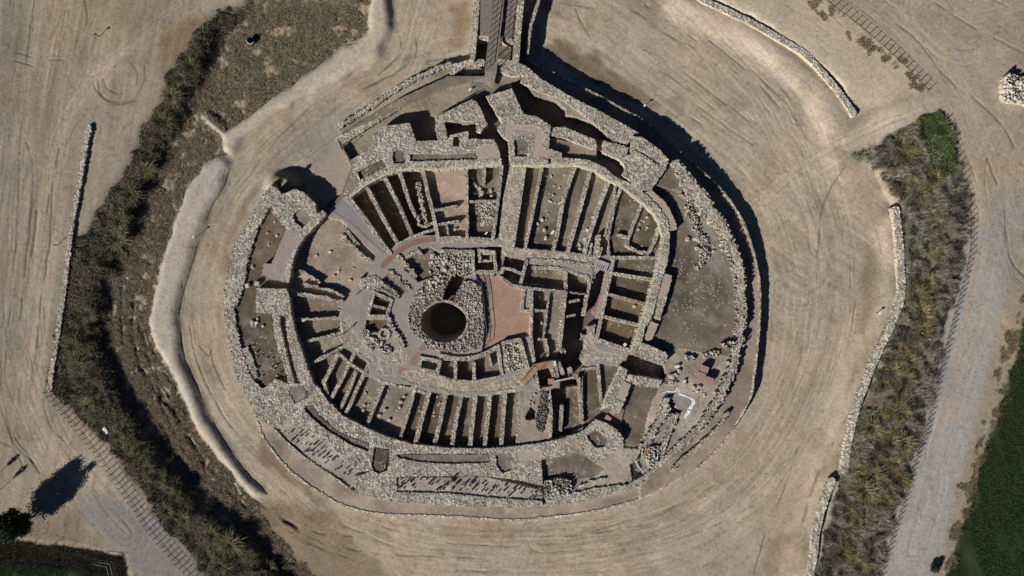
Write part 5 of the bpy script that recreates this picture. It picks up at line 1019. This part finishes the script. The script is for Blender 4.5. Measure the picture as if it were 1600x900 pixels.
# ------------------------------------------------------------------ vegetation
def blades(name, pts, L0, L1, wd, cols, kind='stuff', nb=7, spread=0.9, mat=M_GRASS, hollow=0.15, seed=1, flow=None):
    """numpy: each point gets nb bent blades (2 segments)"""
    g = np.random.default_rng(seed); P = np.repeat(np.asarray(pts, float), nb, axis=0); n = len(P)
    a = g.uniform(0, 2*np.pi, n) if flow is None else 6.283*2*fbm(P[:, 0], P[:, 1], flow, 2, 7)+g.normal(0, 0.45, n); L = g.uniform(L0, L1, n); el = g.uniform(0.25, 1.2, n)/spread; el = np.clip(el, 0.15, 1.45)
    d = np.stack([np.cos(a)*np.cos(el), np.sin(a)*np.cos(el), np.sin(el)], -1)
    side = np.stack([-np.sin(a), np.cos(a), np.zeros(n)], -1)*(wd/2)
    p0 = P + np.stack([np.cos(a)*hollow*g.random(n), np.sin(a)*hollow*g.random(n), np.zeros(n)], -1)
    p1 = p0 + d*(L*0.6)[:, None]; d2 = d.copy(); d2[:, 2] -= 0.75; p2 = p1 + d2*(L*0.5)[:, None]
    V = np.stack([p0-side, p0+side, p1+side*0.8, p1-side*0.8, p2], 1).reshape(-1, 3)
    b = np.arange(n)*5
    F = np.concatenate([np.stack([b, b+1, b+2], -1), np.stack([b, b+2, b+3], -1), np.stack([b+3, b+2, b+4], -1)])
    c = np.array(cols)[g.integers(0, len(cols), n)]*g.uniform(0.7, 1.3, n)[:, None]
    C = np.repeat(c, 5, axis=0)
    return V, F, C
def points_in(labels, n, seed, keep=None):
    g = np.random.default_rng(seed); m = np.isin(LAB, [lab(l) for l in labels]) if labels else np.ones(LAB.shape, bool)
    if keep is not None: m &= keep
    jj, ii = np.nonzero(m); k = g.integers(0, len(jj), n)
    return np.stack([gx[ii[k]]+g.uniform(-.06, .06, n), gy[jj[k]]+g.uniform(-.06, .06, n), Z[jj[k], ii[k]]], -1)
dens = fbm(X, Y, 1.6, 3, 201) > 0.34
V, F, C = blades('s', points_in(['scrub_ground'], 40000, 1, dens), 0.14, 0.40, 0.04, [(0.27,0.225,0.155),(0.20,0.165,0.11),(0.36,0.30,0.21),(0.15,0.125,0.085)], nb=6, seed=2)
tag(arr_obj('dry_scrub', V, F, C, M_GRASS), kind='stuff')
LEFT = PXX < 700
V, F, C = blades('s', points_in(['bank'], 20000, 3, LEFT), 0.2, 0.6, 0.045, [(0.09,0.08,0.05),(0.16,0.14,0.095),(0.06,0.06,0.035),(0.20,0.175,0.13)], nb=6, seed=4, flow=2.5)
tag(arr_obj('bank_grass', V, F, C, M_GRASS), kind='stuff')
V, F, C = blades('s', points_in(['bank'], 24000, 5, ~LEFT & (fbm(X, Y, 2.0, 3, 205) > 0.36)), 0.3, 1.1, 0.045, [(0.22,0.195,0.145),(0.13,0.12,0.08),(0.30,0.275,0.22),(0.085,0.08,0.05),(0.25,0.24,0.20)], nb=6, seed=6, flow=2.2)
tag(arr_obj('dry_bank_grass', V, F, C, M_GRASS), kind='stuff')
V, F, C = blades('s', points_in(['field'], 22000, 7, fbm(X+0.3*Y, Y*0.3, 1.5, 3, 47) > 0.42), 0.15, 0.42, 0.05, [(0.024,0.052,0.016),(0.036,0.068,0.022),(0.018,0.036,0.013),(0.06,0.07,0.03)], nb=5, seed=8)
tag(arr_obj('field_grass', V, F, C, M_GRASS), kind='stuff')
gm = pmask([(1438,186),(1470,181),(1482,215),(1490,266),(1462,276),(1446,230)], 1.6, 1.0)
V, F, C = blades('s', points_in([], 9000, 9, gm), 0.5, 0.9, 0.10, [(0.05,0.105,0.02),(0.035,0.08,0.018),(0.11,0.12,0.05)], nb=6, seed=10)
tag(arr_obj('green_weeds', V, F, C, M_GRASS), 'bright green weeds covering the upper right end of the grassy bank', 'weeds', kind='stuff')
vm = pmask([(1272,-12),(1290,5),(1350,52),(1410,106),(1446,143),(1430,145),(1390,115),(1340,75),(1290,35),(1240,10)], 1.0, 4.0) & (fbm(X, Y, 1.0, 3, 211) > 0.57)
vm |= pmask([(1480,890),(1500,830),(1535,720),(1560,640),(1600,520),(1600,440),(1565,540),(1515,720),(1465,890)], 1.0, 4.0) & (fbm(X, Y, 1.2, 3, 212) > 0.5)

V, F, C = blades('s', points_in([], 2600, 11, vm), 0.12, 0.4, 0.04, [(0.20,0.16,0.09),(0.12,0.10,0.06),(0.28,0.23,0.14)], nb=6, seed=12)
tag(arr_obj('verge_grass', V, F, C, M_GRASS), kind='stuff')
V, F, C = blades('s', points_in(['ditch'], 5000, 13), 0.4, 1.1, 0.06, [(0.035,0.035,0.022),(0.05,0.045,0.03),(0.025,0.028,0.018)], nb=7, seed=14)  # blades coloured near black to carry the shade of the ditch
tag(arr_obj('ditch_shade_grass', V, F, C, M_GRASS), kind='stuff')
# tussocks
def tussock_mesh(name, seed, cols, L0=0.6, L1=1.95):
    g = np.random.default_rng(seed); c = np.stack([g.normal(0, .22, 90), g.normal(0, .22, 90), np.zeros(90)], -1)
    V, F, C = blades('t', c, L0, L1, 0.06, cols, nb=6, seed=seed, hollow=0.3); V[:, :2] += 0.22*np.array([math.cos(seed), math.sin(seed)])*(V[:, 2:3]**1.0)
    t = np.tile([0.45, 0.45, 0.9, 0.9, 1.25], len(V)//5)[:, None]; C = C*t
    me = arr_mesh(name, V, F, C); me.materials.append(M_GRASS); return me
TR = [tussock_mesh('grass_tussock', 20+i, c) for i, c in enumerate([[(0.30,0.25,0.13),(0.20,0.18,0.09),(0.13,0.13,0.055)], [(0.16,0.15,0.07),(0.11,0.12,0.045),(0.27,0.22,0.12)], [(0.30,0.235,0.125),(0.36,0.29,0.17),(0.14,0.13,0.06)]])]
TL = [tussock_mesh('grass_tussock', 30+i, c) for i, c in enumerate([[(0.11,0.11,0.05),(0.16,0.155,0.09),(0.06,0.065,0.03)], [(0.10,0.095,0.05),(0.21,0.20,0.12),(0.05,0.055,0.03)], [(0.22,0.205,0.12),(0.12,0.12,0.055),(0.16,0.145,0.085)]])]
RT = [(1405,225),(1425,212),(1442,240),(1415,243),(1435,298),(1450,322),(1426,285),(1462,350),(1470,375),(1455,332),(1448,388),(1436,402),(1468,405),(1450,440),(1430,462),(1440,490),(1446,470),(1432,527),(1412,545),(1438,515),(1420,562),(1396,582),(1412,592),(1380,600),(1376,652),(1392,640),(1360,665),(1345,690),(1392,690),(1372,715),(1398,722),(1358,742),(1404,748),(1326,798),(1338,812),(1310,832),(1348,765),(1382,782),(1362,805),(1315,862),(1352,850),(1366,872),(1340,882),(1410,690),(1345,720),(1388,560),(1460,280),(1405,640),(1328,840)]
LT = [(268,150),(255,190),(228,262),(232,240),(188,345),(183,372),(150,460),(140,490),(133,515),(115,540),(125,570),(130,590),(140,632),(148,645),(185,680),(190,692),(232,730),(250,755),(275,775),(262,798),(300,820),(290,812),(335,835),(360,850),(390,868),(345,880),(420,885),(210,715),(118,600),(300,105),(285,120),(170,400),(205,300)]
for lst, mm, lb, gp_ in ((RT, TR, 'straw and olive grass tussock on the right hand bank, number %d from the top', 'tussocks on the right bank'), (LT, TL, 'dark olive grass tussock on the left bank, number %d from the top', 'tussocks on the left bank')):
    for i, (px, py) in enumerate(sorted(lst, key=lambda q: q[1])):
        o = bpy.data.objects.new('grass_tussock', mm[i % 3]); add(o); o.location = G3(px, py, -0.05); o.rotation_euler = (0, 0, random.uniform(0, 6.28)); k = random.choice((0.5, 0.7, 0.85, 1.0, 1.2, 1.35 if mm is TR else 1.1))*random.uniform(.9, 1.1); o.scale = (k*random.uniform(.85, 1.2), k, k*(0.75 if mm is TR else 0.6))
        tag(o, lb % (i+1), 'grass tussock', gp_)
# trees
def tree(px, py, crown_z, rh, rv, label, n=9000, leaf=0.13, cols=((0.035,0.05,0.018),(0.05,0.065,0.028),(0.025,0.035,0.015)), lean=(0, 0), trunk_r=0.18, seed=1, name='tree', bushy=True):
    e = empty(name, G3(px, py)); tag(e, label, 'tree'); g = np.random.default_rng(seed); m = MB(); top = Vector((lean[0], lean[1], crown_z)); p = Vector((0, 0, -0.2)); q = top*0.55
    m.cone(p, q, trunk_r, trunk_r*0.7); m.cone(q, top+Vector((0, 0, rv*0.5)), trunk_r*0.7, trunk_r*0.15)
    for k in range(14):
        a = k*2.4; s0 = q.lerp(top, (k % 5)/5); t1 = top+Vector((math.cos(a)*rh*0.75, math.sin(a)*rh*0.75, rv*(-0.5+1.1*(k/14)))); m.cone(s0, t1, trunk_r*0.4, trunk_r*0.06, 5)
    m.build('trunk', M_BARK, e)
    nc = 60; u = g.normal(size=(nc, 3)); u /= np.linalg.norm(u, axis=1)[:, None]; r = g.uniform(0.3, 1.0, nc)**0.5; cc = u*r[:, None]*np.array([rh, rh, rv])*0.86
    k = g.integers(0, nc, n); P = cc[k]+g.normal(0, 1, (n, 3))*np.array([rh, rh, rv])*0.11*g.uniform(.6, 1.5, nc)[k][:, None]+np.array(top)
    u1 = g.normal(size=(n, 3)); u1 /= np.linalg.norm(u1, axis=1)[:, None]; u2 = np.cross(u1, g.normal(size=(n, 3))); u2 /= np.linalg.norm(u2, axis=1)[:, None]
    V = np.stack([P-u1*leaf, P+u2*leaf*0.5, P+u1*leaf, P-u2*leaf*0.5], 1).reshape(-1, 3); F = np.arange(n*4).reshape(-1, 4)
    C = np.repeat(np.array(cols)[(k+g.integers(0, 2, n)) % 3]*g.uniform(0.8, 1.4, n)[:, None], 4, axis=0)
    arr_obj('crown', V, F, C, M_LEAF, e)
tree(54, 806, 3.9, 2.75, 3.05, 'dense dark green round tree at the lower left corner casting a long oval shadow', n=16000, leaf=0.15, lean=(-1.1, -0.4), trunk_r=0.2)
tree(2, 764, 2.2, 0.42, 0.8, 'small reddish sapling near the left edge, lower one of two', n=420, leaf=0.09, trunk_r=0.05, cols=((0.16,0.07,0.05),(0.12,0.08,0.05),(0.08,0.07,0.04)), seed=2, name='sapling')
tree(-8, 745, 2.0, 0.38, 0.7, 'small sapling at the left edge, upper one of two', n=380, leaf=0.09, trunk_r=0.05, cols=((0.12,0.07,0.05),(0.10,0.08,0.05),(0.08,0.07,0.04)), seed=3, name='sapling')
tree(1458, 886, 0.5, 0.75, 0.6, 'low dark round bush on the verge at the bottom right', n=2200, leaf=0.09, trunk_r=0.06, seed=4, name='bush')
tree(432, 288, 0.3, 0.5, 0.35, 'small dark bush at the upper tip of the left outer wall', n=900, leaf=0.07, trunk_r=0.04, seed=5, name='bush', cols=((0.06,0.06,0.03),(0.09,0.085,0.04),(0.04,0.04,0.02)))
tree(452, 281, 0.25, 0.35, 0.3, 'tiny dark bush on the bare ground above the left gate tower', n=500, leaf=0.07, trunk_r=0.04, seed=6, name='bush', cols=((0.06,0.06,0.03),(0.09,0.085,0.04),(0.04,0.04,0.02)))
